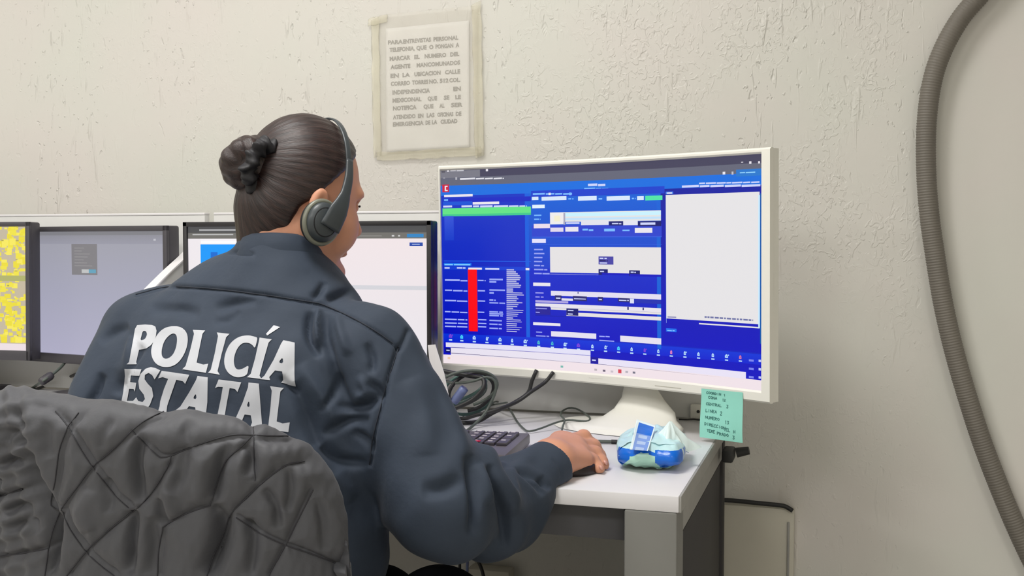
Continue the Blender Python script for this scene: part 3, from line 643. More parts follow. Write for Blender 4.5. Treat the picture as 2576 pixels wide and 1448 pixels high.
# painted cover low on the wall with a black cable on top
a = onplane(1800, 1266, 1, -.02); b = onplane(1998, 1285, 1, -.02)
cv = empty('wall_cover', (b[0]-.09, -.012, 0), 'painted wall cover below the black cable, right of the desk', 'cover')
zt = a[2]; box('cover_plate', ((a[0]+b[0])/2, -.0105, zt/2), (b[0]-a[0], .019, zt-.002), M['cover'], cv, bev=.002)
c2 = onplane(1984, 1285, 1, -.024); box('cover_edge', (c2[0], -.0222, zt/2-.01), (.004, .003, zt-.03), M['desk_edge'], cv, bev=.0005)
tg = tube('wall_cable', [onplane(x, y, 1, -.026)+np.array([0, 0, .0]) for x, y in ((1700, 1254), (1780, 1256), (1840, 1258), (1900, 1264), (1960, 1270), (1978, 1274), (1994, 1284))], .0042, M['black'], None, .01)
tag(tg, 'short black cable lying along the top of the wall cover', 'cable')
# small white socket behind the note
s0 = onplane(1757, 1034, 1, -.070)
so = empty('wall_socket', tuple(s0), 'small white socket on the low screen beside the green note', 'socket')
box('faceplate', (s0[0], -.069, s0[2]), (.030, .008, .026), M['mon_white'], so, bev=.002)
cyl('socket_hole', (s0[0], -.0728, s0[2]), (s0[0], -.0742, s0[2]), .003, M['black'], so)
tg = tube('short_cable', [onplane(x, y, 2, .7435) for x, y in ((1708, 1054), (1728, 1055), (1745, 1054), (1762, 1056), (1790, 1056))], .0016, M['black'], None, .005); tag(tg, 'thin dark lead lying under the small white socket', 'cable')
# low junction box below the desk
jb = onplane(1235, 1432, 1, -.02); o = box('junction_box', (jb[0], -.021, jb[2]-.04), (.09, .04, .09), M['cover'], None, bev=.004); tag(o, 'small pale box on the wall beneath the white desk', 'box')

# ------------------------------------------------------------------ cables
def cab(name, pts, r, m, label, group=None, step=.008, z=None):
    o = tube(name, [P(*p) if len(p) == 3 else onplane(p[0], p[1], 2, DZ+r+.001) for p in pts], r, m, None, step); tag(o, label, 'cable', group); return o
def dsk(x, y, h=.004): return tuple(onplane(x, y, 2, DZ+h))
def wt(name, pts, r, m, label, group=None):
    o = tube(name, pts, r, m, None, .006, 10); tag(o, label, 'cable', group); return o
wt('monitor_cable', [P(1350, 930, 2.0), P(1338, 958, 2.0), P(1328, 988, 2.0), P(1290, 1014, 2.0), P(1240, 1038, 1.97), dsk(1200, 1060), dsk(1150, 1062), dsk(1090, 1050)], .0036, M['black'], 'thick black cable dropping from the white monitor, left one of the pair')
wt('monitor_cable', [P(1392, 935, 1.98), P(1372, 960, 1.98), P(1336, 985, 1.96), P(1300, 1010, 1.95), P(1250, 1030, 1.93), P(1200, 1043, 1.93), dsk(1160, 1052, .01), dsk(1100, 1040)], .0036, M['black'], 'thick black cable dropping from the white monitor, right one of the pair')
def loop(cx, cy, rx, ry, a0, a1, z, n=14, tilt=0): 
    out = []
    for i in range(n+1):
        a = math.radians(a0+(a1-a0)*i/n); x = rx*math.cos(a); y = ry*math.sin(a); ct, s_ = math.cos(tilt), math.sin(tilt)
        out.append(P(cx+x*ct-y*s_, cy+x*s_+y*ct, z+.0012*i))
    return out
cl = 'coiled cables behind the desk'
wt('coiled_cable', loop(1178, 990, 68, 50, -150, 150, 1.98, tilt=-.3), .003, M['green_cable'], 'teal cable loop hanging left under the white monitor', cl)
wt('coiled_cable', loop(1185, 985, 60, 44, -170, 120, 1.95, tilt=-.5), .0034, M['black'], 'black cable loop, innermost of the coil under the white monitor', cl)
wt('coiled_cable', loop(1168, 978, 84, 44, -120, 80, 1.93, tilt=-.2), .0028, M['grey_cable'], 'grey green cable loop, outermost of the coil under the white monitor', cl)
wt('coiled_cable', [P(1100, 930, 1.96), P(1140, 938, 1.95), P(1190, 946, 1.94), P(1215, 952, 1.93), P(1216, 975, 1.92), P(1195, 1000, 1.92), P(1160, 1020, 1.92), P(1120, 1034, 1.93)], .0042, M['black'], 'thick black cable across the top of the coil', cl)
wt('coiled_cable', [P(1118, 958, 1.97), P(1150, 963, 1.95), P(1190, 958, 1.93), P(1225, 948, 1.93), P(1245, 958, 1.93), P(1246, 985, 1.93), P(1230, 1022, 1.93), P(1215, 1045, 1.92), dsk(1190, 1070, .006), dsk(1170, 1086)], .0026, M['grey_cable'], 'grey green cable falling from the coil to the keyboard', cl)
for i, (dy, dz, rr) in enumerate(((0, 0, .003), (9, .01, .0028), (17, .02, .003))):
    wt('coiled_cable', [P(1120, 1012+dy, 1.98+dz), P(1160, 1004+dy, 1.97+dz), P(1200, 985+dy, 1.96+dz), P(1222, 960+dy, 1.97+dz), P(1214, 940, 1.98+dz)], rr, M['green_cable' if i < 2 else 'grey_cable'], 'short curved cable at the lower left of the coil, '+('top strand', 'middle strand', 'bottom strand')[i], cl)
o = tube('plug', [P(1142, 1010, 1.955), P(1156, 992, 1.95), P(1168, 976, 1.945)], lambda t: .0085, M['blue_plug'], None, .006, 6); tag(o, 'blue grey connector plug in the cable coil', 'plug')
wt('thin_cable', [dsk(1178, 1022), dsk(1226, 1024), dsk(1244, 1010, .02), dsk(1262, 1014, .01), dsk(1283, 1030), dsk(1300, 1058), dsk(1318, 1078), dsk(1332, 1084), dsk(1360, 1077, .006)]+[dsk(x, y, .0125) for x, y in ((1400, 1062), (1430, 1056), (1462, 1058), (1480, 1058), (1483, 1049), (1466, 1036), (1448, 1027), (1430, 1026), (1414, 1034), (1411, 1044))]+[dsk(1420, 1056, .017), dsk(1416, 1072, .012), dsk(1413, 1090), dsk(1425, 1110), dsk(1440, 1135)], .0017, M['grey_cable'], 'thin grey mouse cable looped on the white desk')
wt('thin_cable', [dsk(1165, 1045), dsk(1200, 1030), dsk(1240, 1018, .012), dsk(1275, 1012, .03)], .0018, M['grey_cable'], 'thin grey cable leading from the coil toward the monitor cables')
# left desk cables
wt('power_cable', [P(300, 900, 2.35), P(205, 935, 2.33), dsk(150, 958, .004), dsk(100, 975), dsk(60, 992), dsk(20, 1020)], .0032, M['black'], 'black cable running flat across the left desk')
vc = empty('video_cable', tuple(P(150, 945, 2.3)), 'dark cable with a ferrite bead below the lilac screen', 'cable')
tube('cord', [P(178, 888, 2.37), P(166, 908, 2.34), P(150, 926, 2.31), P(128, 944, 2.285), P(103, 961, 2.27), dsk(84, 974, .005), dsk(66, 988), dsk(40, 1012)], .003, M['grey_cable'], vc)
tube('ferrite_bead', [P(131, 942, 2.288), P(116, 952, 2.277), P(101, 962, 2.268)], lambda t: .0092 if .06 < t < .94 else .007, M['mon_grey'], vc, .004, 14)
# pale card standing between the two monitors
cdv = [P(1076, 868, 1.80), P(1095, 866, 1.80), P(1118, 940, 1.79), P(1132, 1010, 1.785), P(1092, 1010, 1.785)]
bm = bmesh.new(); vs = [bm.verts.new(Vector(p)) for p in cdv]; f = bm.faces.new(vs); r = bmesh.ops.extrude_face_region(bm, geom=[f])
bmesh.ops.translate(bm, vec=Vector(_f)*.003, verts=[v for v in r['geom'] if isinstance(v, bmesh.types.BMVert)])
o = from_bm('card', bm, M['white_edge']); tag(o, 'pale white card standing between the centre screen and the large white monitor', 'card')
# cables hanging under the desk
for i, (x0, x1, m, lb) in enumerate(((1112, 1130, 'black', 'black cable hanging under the desk, leftmost'), (1156, 1158, 'black', 'thin black cable hanging under the desk beside the blue one'), (1176, 1176, 'blue_plug', 'blue cable hanging under the desk'), (1198, 1218, 'black', 'black cable hanging under the desk, rightmost'))):
    wt('hanging_cable', [P(x0-6, 1280, 1.98), P(x0, 1390, 1.98), P(x1, 1460, 1.98), P(x1+12, 1640, 1.98), P(x1+20, 1900, 1.98)], .0026 if i != 3 else .0032, M[m], lb, 'cables hanging under the desk')

# ------------------------------------------------------------------ keyboard
kd = empty('keyboard', tuple(onplane(1180, 1120, 2, DZ)), 'dark grey keyboard with pale key legends beside the forearm', 'keyboard')
KR = onplane(1334, 1089, 2, .760); KF = onplane(1297, 1152, 2, .757)
KL = onplane(1204, 1084, 2, .760)
ax = (KR-KL); ax[2] = 0; ax /= np.linalg.norm(ax); ay = (KF-KR); ay[2] = 0; kdep = np.linalg.norm(ay); ay = ay-ax*(ay@ax); ay /= np.linalg.norm(ay)
yawk = math.atan2(ax[1], ax[0]); RK = Matrix.Rotation(yawk, 3, 'Z')
KW = .43; KD = kdep*.98; zk = DZ+.013
def kp(x, y, z): return Vector(KR+ax*x+ay*y) * 1.0 if z is None else Vector((*(KR+ax*x+ay*y)[:2], z))
box('shell', kp(-KW/2, KD/2, zk-.002), (KW, KD, .019), M['kbd'], kd, RK, .004)
KU = .0187
keys = []
rows = 5
for r_ in range(rows):
    y = .030+r_*.0205
    for c_ in range(4):            # number pad
        if c_ == 3 and r_ in (2, 4): continue
        h = 2 if (c_ == 3 and r_ in (1, 3)) else 1
        if r_ == 4 and c_ == 1: continue
        wk = 2 if (r_ == 4 and c_ == 0) else 1
        keys.append((-.012-KU*4+KU*c_+KU*wk/2, y+(h-1)*.0102, KU*wk-.003, .0175*h+(h-1)*.003))
    for c_ in range(3):
        if r_ == 2 or (r_ == 3 and c_ != 1): continue
        keys.append((-.012-KU*4-.008-KU*3+KU*c_+KU/2, y, KU-.003, .0175))
    for c_ in range(13):
        if r_ == 4 and c_ not in (0, 1, 2, 9, 10, 11, 12): continue
        keys.append((-.012-KU*4-.016-KU*16+KU*c_+KU/2, y, KU-.003, .0175))
for (x, y, wx, wy) in keys:
    bm = bmesh.new(); bm_box(bm, kp(x, y, zk+.0095), (wx, wy, .006), RK, .0015, 2); kk = from_bm('key', bm, M['key'], kd, True)
    if x > -.16:
        box('key_legend', kp(x-.001, y-.003, zk+.0127), (wx*.45, .005, .0005), M['legend'], kk, RK, 0)
box('red_stripe', kp(-.012-KU*4+KU, .030+4*.0205+.004, zk+.0131), (.026, .010, .0004), M['red_key'], kd, RK, 0)

# ------------------------------------------------------------------ mouse and pen
mc = onplane(1452, 1186, 2, DZ); hd = np.array(_r*.62+_f*.78); hd[2] = 0; hd /= np.linalg.norm(hd); hl = np.array([hd[1], -hd[0], 0])
mo = empty('computer_mouse', tuple(mc), 'dark mouse under the right hand on the white desk', 'mouse')
V = []; Fc = []; nu, nv = 32, 14
for j in range(nv+1):
    ph = j/nv*math.pi/2
    for i in range(nu):
        th = 2*math.pi*i/nu; cx = math.copysign(abs(math.cos(th))**.8, math.cos(th)); sy = math.copysign(abs(math.sin(th))**.8, math.sin(th))
        k = math.cos(ph)**.55; z = .020*math.sin(ph)**.8
        V.append(mc+hd*(cx*.042*k)+hl*(sy*.030*k*(1-.1*cx*cx))+np.array([0, 0, .0015+z*(1-.18*cx*k)]))
for j in range(nv):
    for i in range(nu): Fc.append((j*nu+i, j*nu+(i+1) % nu, (j+1)*nu+(i+1) % nu, (j+1)*nu+i))
Fc.append(tuple(range(nu))[::-1]); Fc.append(tuple(range(nv*nu, nv*nu+nu)))
from_arrays('shell', V, Fc, M['mouse'], mo)
wh = Vector(mc+hd*.022+np.array([0, 0, .016])); cyl('scroll_wheel', wh-Vector(hl)*.003, wh+Vector(hl)*.003, .006, M['black'], mo)
pn = empty('pen', dsk(1500, 1110), 'thin dark pen lying behind the hand on the white desk', 'pen')
cyl('barrel', dsk(1450, 1109), dsk(1538, 1110.5), .0030, M['grey_cable'], pn, n=12); cyl('cap', dsk(1538, 1110.5), dsk(1556, 1111), .0036, M['black'], pn, n=12)

# ------------------------------------------------------------------ wipes packet
pk = empty('wipes_packet', tuple(onplane(1640, 1150, 2, DZ)), 'open blue and white wet wipes packet with a tissue pulled out, on the desk corner', 'packet')
pc0 = onplane(1640, 1163, 2, DZ)
pth = math.radians(6); pu = np.array([math.cos(pth), math.sin(pth), 0]); pv = np.array([-pu[1], pu[0], 0])
def sp(c, e): return math.copysign(abs(c)**e, c)
V = []; Fc = []; Cc = []; nu, nv = 360, 170
PB = np.array(srgb(0, 104, 214)); PP = np.array(srgb(190, 226, 232)); PG = np.array(srgb(178, 224, 206)); PD = np.array(srgb(0, 84, 190)); PWt = np.array(srgb(226, 242, 248))
for j in range(nv+1):
    ph = -math.pi/2+math.pi*j/nv
    for i in range(nu):
        th = 2*math.pi*i/nu
        x = .051*sp(math.cos(ph), .55)*sp(math.cos(th), .42); y = .075*sp(math.cos(ph), .55)*sp(math.sin(th), .42); z = .019*sp(math.sin(ph), .8)
        fr = -y
        cr = .0020*math.sin(x*150+y*60+2*math.sin(y*50))*math.cos(y*90-x*40)+.0009*math.sin(x*380+2+y*90)*math.sin(z*260+y*80)
        cr += .0022*math.exp(-((z+.35*abs(x+.004)+.004)/.0035)**2)*(1 if fr > .05 else 0)
        z = z+cr+(.010 if z > 0 else 0)*math.cos(x*24)*(1-.5*(fr > 0)*fr/.075)
        yy = y-(.004*math.cos(z*150) if fr > .06 else 0)+(.003*math.sin(x*120) if abs(y) > .06 else 0)
        V.append(pc0+pu*(x*(1+.04*math.sin(z*90+y*30)))+pv*yy+np.array([0, 0, max(.0012, z+.0205)]))
        c = PP.copy()
        if fr > .052 and z < .012:
            arch = abs(x+.012) < .027*max(0, 1-(max(0, (z+.016))/.026)**1.6)
            c = PG if arch else PB
            if z < -.016: c = PG if x < .02 else PD
        elif x > .036 and z < .012 and fr > -.02: c = PB if math.sin(y*260+z*200) < .6 else PWt
        elif x < -.040 and z < .006 and fr > .02: c = PB
        elif z < .002: c = PG
        Cc.append(c)
for j in range(nv):
    for i in range(nu): Fc.append((j*nu+i, j*nu+(i+1) % nu, (j+1)*nu+(i+1) % nu, (j+1)*nu+i))
Cf = np.array([Cc[f[0]] for f in Fc]); from_arrays('pouch', V, Fc, M['packet'], pk, attr={'Col': Cf})
# opened blue-printed label standing up at the left
def flap(name, pxs, depth, m, cols=None, n=28, bulge=.006):
    (x0, y0), (x1, y1), (x2, y2), (x3, y3) = pxs; V = []; Fc = []; Cc = []
    for s in (0, 1):
        for i in range(n+1):
            for j in range(n+1):
                u = j/n; v = i/n; px = (x0*(1-u)+x1*u)*(1-v)+(x3*(1-u)+x2*u)*v; py = (y0*(1-u)+y1*u)*(1-v)+(y3*(1-u)+y2*u)*v
                d = depth[0]*(1-v)+depth[1]*v+bulge*math.sin(u*3.1)*math.sin(v*3)+s*.0006
                V.append(P(px, py, d)); Cc.append(cols(u, v) if cols else (1, 1, 1, 1))
    K = (n+1)**2
    for i in range(n):
        for j in range(n):
            a = i*(n+1)+j; Fc.append((a, a+n+1, a+n+2, a+1)); Fc.append((K+a, K+a+1, K+a+n+2, K+a+n+1))
    for j in range(n):
        for (a, b) in ((j, j+1), (n*(n+1)+j+1, n*(n+1)+j), ((j+1)*(n+1), j*(n+1)), (j*(n+1)+n, (j+1)*(n+1)+n)): Fc.append((a, b, K+b, K+a))
    return from_arrays(name, V, Fc, m, pk, attr={'Col': np.array([Cc[f[0]] for f in Fc])})
def flc(u, v):
    if u < .12 or u > .90 or v < .06: return PWt
    if v < .42: return PB
    return PB*.45+PWt*.55 if (.25 < u < .75 and int(v*9) % 2 == 0) else PB*.75+PWt*.25
flap('resealable_label', ((1602, 1054), (1650, 1070), (1630, 1134), (1584, 1130)), (1.600, 1.524), M['packet'], flc)
# tissue: a crumpled peak
tb = P(1688, 1120, 1.58); V = []; Fc = []; n1, n2 = 40, 18
rs = np.random.default_rng(3)
for j in range(n2+1):
    t = j/n2
    for i in range(n1):
        a = 2*math.pi*i/n1
        r = (.022*(1-t)**.9+.0010)*(1+.34*math.sin(3*a+1)*(1-t*.3)+.22*math.sin(7*a+t*4)+.10*math.sin(11*a-t*6))
        V.append(tb+_r*(r*math.cos(a)*1.25-.001*t)+np.array([_f[0], _f[1], 0])*(r*math.sin(a)*.8)+np.array([0, 0, -.006+.042*t**1.1+.004*math.sin(5*a)*(1-t)]))
for j in range(n2):
    for i in range(n1): Fc.append((j*n1+i, j*n1+(i+1) % n1, (j+1)*n1+(i+1) % n1, (j+1)*n1+i))
from_arrays('tissue', V, Fc, M['tissue'], pk)
flap('tissue_corner', ((1698, 1086), (1728, 1102), (1716, 1134), (1688, 1128)), (1.60, 1.575), M['tissue'], None, 14, .012)
flap('seal_flap', ((1575, 1100), (1592, 1078), (1590, 1150), (1556, 1146)), (1.60, 1.555), M['packet'], lambda u, v: PP, 12, .008)

# ------------------------------------------------------------------ SDF tools
def nrm(v): v = np.asarray(v, float); return v/np.linalg.norm(v)
def cone(a, b, ra, rb):
    a = np.asarray(a, float); b = np.asarray(b, float); d = b-a; dd = d@d
    def f(p):
        h = np.clip((p-a)@d/dd, 0, 1); return np.linalg.norm(p-a-h[:, None]*d, axis=1)-(ra+(rb-ra)*h)
    return f
def ell(c, ax, r):
    A = np.array(ax)/np.array(r)[:, None]; A2 = A/np.array(r)[:, None]; c = np.asarray(c, float)
    def f(p):
        q = (p-c)@A.T; k0 = np.linalg.norm(q, axis=1); k1 = np.linalg.norm((p-c)@A2.T, axis=1)+1e-9
        return k0*(k0-1)/k1
    return f
def smin(a, b, k):
    h = np.clip(.5+.5*(b-a)/k, 0, 1); return b+(a-b)*h-k*h*(1-h)
def smax(a, b, k): return -smin(-a, -b, k)
def U(*fs, k=.01):
    def f(p):
        d = fs[0](p)
        for g in fs[1:]: d = smin(d, g(p), k)
        return d
    return f
def surface(f, lo, hi, h, B=12):
    lo = np.array(lo); n = np.ceil((np.array(hi)-lo)/h/B).astype(int); hb = h*B
    bi = np.stack(np.meshgrid(*[np.arange(k) for k in n], indexing='ij'), -1).reshape(-1, 3)
    d = f(lo+(bi+.5)*hb); bi = bi[np.abs(d) < hb*.87*1.25+.006]
    loc = np.stack(np.meshgrid(*[np.arange(B+1)]*3, indexing='ij'), -1).reshape(-1, 3)
    NN = 1 << 14; keyf = lambda c: ((c[:, 0]+1)*NN+(c[:, 1]+1))*NN+(c[:, 2]+1)
    VK = []; VP = []; Q = []
    corners = np.stack(np.meshgrid([0, 1], [0, 1], [0, 1], indexing='ij'), -1).reshape(-1, 3)
    eds = [(a, b) for a in range(8) for b in range(a+1, 8) if np.abs(corners[a]-corners[b]).sum() == 1]
    CH = 400
    for c0 in range(0, len(bi), CH):
        bb = bi[c0:c0+CH]; g = (bb[:, None, :]*B+loc[None])
        v = f(lo+g.reshape(-1, 3)*h).reshape(len(bb), B+1, B+1, B+1); s = v < 0
        cn = [s[:, a:B+a, b:B+b, c:B+c] for a, b, c in corners]
        cnt = sum(x.astype(np.int8) for x in cn); act = np.argwhere((cnt > 0) & (cnt < 8))
        if len(act) == 0: continue
        vals = np.stack([v[act[:, 0], act[:, 1]+a, act[:, 2]+b, act[:, 3]+c] for a, b, c in corners], 1)
        acc = np.zeros((len(act), 3)); num = np.zeros(len(act))
        for a, b in eds:
            va, vb = vals[:, a], vals[:, b]; m = (va < 0) != (vb < 0); t = np.where(m, va/(va-vb+1e-20), 0)
            acc += np.where(m[:, None], corners[a]+(corners[b]-corners[a])*t[:, None], 0); num += m
        cell = bb[act[:, 0]]*B+act[:, 1:]
        VK.append(keyf(cell)); VP.append(lo+(cell+acc/num[:, None])*h)
        for axn in range(3):
            sl0 = [slice(None)]+[slice(0, B)]*3; sl1 = list(sl0); sl1[axn+1] = slice(1, B+1)
            a = s[tuple(sl0)]; b = s[tuple(sl1)]; e = np.argwhere(a != b)
            if len(e) == 0: continue
            base = bb[e[:, 0]]*B+e[:, 1:]; u, w_ = [(1, 2), (2, 0), (0, 1)][axn]
            du = np.zeros(3, int); du[u] = 1; dw = np.zeros(3, int); dw[w_] = 1
            q = np.stack([keyf(base-du-dw), keyf(base-dw), keyf(base), keyf(base-du)], 1)
            fl = a[tuple(e.T)]; q[~fl] = q[~fl][:, ::-1]; Q.append(q)
    VK = np.concatenate(VK); VP = np.concatenate(VP); Q = np.concatenate(Q)
    o = np.argsort(VK); VK = VK[o]; VP = VP[o]
    idx = np.searchsorted(VK, Q); idx = np.clip(idx, 0, len(VK)-1); ok = (VK[idx] == Q).all(1)
    return VP, idx[ok]
def np_mesh(name, V, Fq, m, parent=None, attr=None, smooth_it=0):
    me = bpy.data.meshes.new(name); nf = len(Fq); kk = Fq.shape[1]
    me.vertices.add(len(V)); me.vertices.foreach_set('co', V.astype(np.float32).ravel())
    me.loops.add(nf*kk); me.loops.foreach_set('vertex_index', Fq.astype(np.int32).ravel())
    me.polygons.add(nf); me.polygons.foreach_set('loop_start', np.arange(0, nf*kk, kk, dtype=np.int32))
    me.update(calc_edges=True); me.validate(); me.polygons.foreach_set('use_smooth', [True]*len(me.polygons))
    if attr:
        for an, data in attr.items():
            if data.shape[1] == 3: at = me.attributes.new(an, 'FLOAT_VECTOR', 'POINT'); at.data.foreach_set('vector', data.astype(np.float32).ravel())
            else: at = me.color_attributes.new(an, 'FLOAT_COLOR', 'POINT'); at.data.foreach_set('color', data.astype(np.float32).ravel())
    return link(name, me, m, parent)
def relax(V, Fq, it=2, lam=.5):
    e = np.concatenate([Fq[:, [i, (i+1) % Fq.shape[1]]] for i in range(Fq.shape[1])])
    for _ in range(it):
        s = np.zeros_like(V); c = np.zeros(len(V))
        for k in range(3):
            s[:, k] = np.bincount(e[:, 0], V[e[:, 1], k], len(V))+np.bincount(e[:, 1], V[e[:, 0], k], len(V))
        c = np.bincount(e[:, 0], minlength=len(V))+np.bincount(e[:, 1], minlength=len(V))
        V = V+lam*(s/np.maximum(c, 1)[:, None]-V)
    return V
def vnormals(V, Fq):
    n = np.cross(V[Fq[:, 2]]-V[Fq[:, 0]], V[Fq[:, 3]]-V[Fq[:, 1]]) if Fq.shape[1] == 4 else np.cross(V[Fq[:, 1]]-V[Fq[:, 0]], V[Fq[:, 2]]-V[Fq[:, 0]])
    o = np.zeros_like(V)
    for k in range(3):
        for j in range(Fq.shape[1]): o[:, k] += np.bincount(Fq[:, j], n[:, k], len(V))
    return o/(np.linalg.norm(o, axis=1)[:, None]+1e-12)
def pdist(pp, line):
    """distance (px) of points pp (N,2) to a polyline, and arc parameter 0..1"""
    line = np.array(line, float); best = np.full(len(pp), 1e9); par = np.zeros(len(pp)); n = len(line)-1
    for i in range(n):
        a = line[i]; d = line[i+1]-a; h = np.clip((pp-a)@d/(d@d+1e-9), 0, 1); q = np.linalg.norm(pp-a-h[:, None]*d, axis=1)
        m = q < best; best[m] = q[m]; par[m] = (i+h[m])/n
    return best, par
def smooth_line(l):
    return catmull([(x, y, 0) for x, y in l], 12)[:, :2]

# ------------------------------------------------------------------ person: joints
HC = P(748, 483, 1.50); HS = .92                       # skull centre
al, be = math.radians(38), math.radians(10)
fr_ = np.array([_r[0], _r[1], 0])*math.cos(al)+nrm([_f[0], _f[1], 0])*math.sin(al)
hf = nrm(fr_*math.cos(be)-np.array([0, 0, math.sin(be)]))            # facing
hr = nrm(np.cross(fr_, [0, 0, 1.]))                                  # her right
hu = np.cross(hr, hf)
def H(f, r, u): return HC+(hf*f+hr*r+hu*u)*HS
def H1(f, r, u): return HC+(hf*f+hr*r+hu*u)
LS = P(352, 822, 1.555); RS = P(962, 872, 1.385)
sx = nrm(RS-LS); up = nrm(np.array([0, 0, 1.])-sx*sx[2]); fw = nrm(np.cross(up, sx))      # torso frame: sx right, fw forward
if fw[1] < 0: fw = -fw
lean = math.radians(9); up2 = nrm(up*math.cos(lean)+fw*math.sin(lean)); fw2 = nrm(np.cross(up2, sx)); fw2 = fw2 if fw2@fw > 0 else -fw2
TO = (LS+RS)/2
NB = P(690, 655, 1.475)
RE = P(1120, 1254, 1.335); RW = P(1388, 1170, 1.500)
LE = P(212, 1190, 1.45); LW = np.array([-.86, -.56, .775])
def torso(slices, grow=0):
    hs = np.array([s[0] for s in slices]); cx = np.array([s[1] for s in slices]); cf = np.array([s[2] for s in slices])
    aa = np.array([s[3] for s in slices])+grow; bb = np.array([s[4] for s in slices])+grow
    def f(p):
        q = p-TO; h = q@up2; x = q@sx; y = q@fw2; hh = np.clip(h, hs[0], hs[-1])
        a = np.interp(hh, hs, aa); b = np.interp(hh, hs, bb); x = x-np.interp(hh, hs, cx); y = y-np.interp(hh, hs, cf)
        k = ((np.abs(x)/a)**2.4+(np.abs(y)/b)**2.4)**(1/2.4); d = (k-1)*np.minimum(a, b)*.9
        return smax(smax(d, h-hs[-1], .02), hs[0]-h, .02)
    return f
# (height, shift right, shift forward, half width, half depth)
TS = [(-.46, .048, .02, .174, .120), (-.36, .046, .01, .177, .122), (-.24, .034, 0, .186, .126), (-.14, .014, 0, .197, .130), (-.06, 0, .0, .200, .125), (.0, 0, .005, .190, .110),
      (.035, -.002, .012, .172, .098), (.065, .0, .018, .142, .085), (.095, .002, .024, .104, .072), (.120, .0, .03, .064, .056)]
RM = P(1252, 1276, 1.425)
arms_in = [cone(RS+(TO-RS)*.15, RE, .045, .040), cone(RE, RM, .040, .032), cone(RM, RW, .032, .022), cone(LS+(TO-LS)*.15, LE, .045, .042), cone(LE, LW, .042, .026)]

# ------------------------------------------------------------------ head
def head_sdf():
    sk = ell(H1(.006, 0, .018), (hf, hr, hu), (.088, .075, .097))
    face = ell(H1(.030, 0, -.038), (hf, hr, hu), (.064, .062, .079))
    jawr = cone(H1(-.002, .050, -.060), H1(.062, .016, -.108), .020, .017); jawl = cone(H1(-.002, -.050, -.060), H1(.062, -.016, -.108), .020, .017)
    chin = ell(H1(.079, 0, -.110), (hf, hr, hu), (.020, .021, .017))
    cheek = [ell(H1(.057, s*.040, -.048), (hf, hr, hu), (.030, .025, .034)) for s in (1, -1)]
    brow = ell(H1(.080, 0, .010), (hf, hr, hu), (.018, .052, .014))
    nose = cone(H1(.090, 0, -.004), H1(.109, 0, -.040), .007, .0100); alae = cone(H1(.100, .011, -.047), H1(.100, -.011, -.047), .007, .007)
    lip = ell(H1(.0875, 0, -.070), (hf, hr, hu), (.011, .022, .005)); lip2 = ell(H1(.0855, 0, -.080), (hf, hr, hu), (.011, .019, .006))
    eyes = [ell(H1(.083, s*.031, -.008), (hf, hr, hu), (.013, .014, .011)) for s in (1, -1)]
    neck = cone(H1(-.030, 0, -.050), HC+(NB+sx*.006-HC)/HS, .052, .052)
    def f(p):
        d = sk(p); d = smin(d, face(p), .030); d = smin(d, jawr(p), .018); d = smin(d, jawl(p), .018); d = smin(d, chin(p), .016)
        for c in cheek: d = smin(d, c(p), .02)
        d = smin(d, brow(p), .015)
        for e in eyes: d = smax(d, -e(p)+.004, .01)
        for s in (1, -1):
            d = smin(d, ell(H1(.078, s*.031, -.009), (hf, hr, hu), (.0115, .012, .0115))(p), .004)
        d = smin(d, nose(p), .010); d = smin(d, alae(p), .006); d = smin(d, lip(p), .005); d = smin(d, lip2(p), .005)
        for s in (1, -1):
            e = ell(H1(-.002, s*.079, -.024), (nrm(hf+hr*s*.25), nrm(hr*s-hf*.25), nrm(hu-hf*.2)), (.015, .007, .027))(p)
            e = smax(e, -ell(H1(.002, s*.087, -.020), (hf, hr, hu), (.009, .006, .017))(p), .004); d = smin(d, e, .005)
        return smin(d, neck(p), .030)
    return lambda p: f(HC+(p-HC)/HS)*HS
# ------------------------------------------------------------------ right hand
def hand_sdf():
    Wp = P(1392, 1150, 1.505)
    J = {'i': [P(1424, 1112, 1.585), P(1468, 1100, 1.615), P(1490, 1117, 1.625), P(1497, 1134, 1.622)],
         'm': [P(1447, 1119, 1.575), P(1492, 1124, 1.603), P(1508, 1146, 1.602), P(1514, 1160, 1.592)],
         'r': [P(1458, 1138, 1.558), P(1497, 1142, 1.578), P(1513, 1160, 1.568), P(1519, 1170, 1.560)],
         'p': [P(1466, 1157, 1.535), P(1490, 1160, 1.552), P(1502, 1173, 1.545), P(1508, 1179, 1.536)]}
    R = {'i': (.0134, .0106, .0094, .0082), 'm': (.0136, .0110, .0098, .0086), 'r': (.0134, .0108, .0096, .0082), 'p': (.0138, .0100, .0090, .0078)}
    fing = []; pal = []
    for k in 'imrp':
        j = J[k]; r = R[k]
        fing.append(U(cone(j[0], j[1], r[0]*.9, r[1]), cone(j[1], j[2], r[1], r[2]), cone(j[2], j[3], r[2], r[3]), k=.003))
        s = {'i': -.016, 'm': -.005, 'r': .006, 'p': .015}[k]
        pal.append(cone(Wp+_r*.004*0+hl*s+np.array([0, 0, .004 if k in 'im' else -.002]), j[0], .0165, r[0]+.001))
    thn = cone(P(1392, 1135, 1.53), P(1405, 1110, 1.590), .016, .0135); th1 = cone(P(1405, 1108, 1.592), P(1432, 1110, 1.628), .0125, .0105); th2 = cone(P(1432, 1110, 1.628), P(1462, 1122, 1.645), .0105, .009)
    palm = U(*pal, k=.014); thumb = U(thn, th1, th2, k=.008)
    fa = cone(RM, RW, .032, .024); wr = cone(RW, Wp, .024, .023)
    def f(p):
        d = smin(palm(p), thumb(p), .012)
        for g in fing: d = smin(d, g(p), .0050)
        for k in 'imrp': d = smin(d, np.linalg.norm(p-(J[k][1]+np.array([0, 0, .0015])), axis=1)-R[k][1]*1.04, .004)
        return smin(smin(d, wr(p), .016), fa(p), .01)
    return f
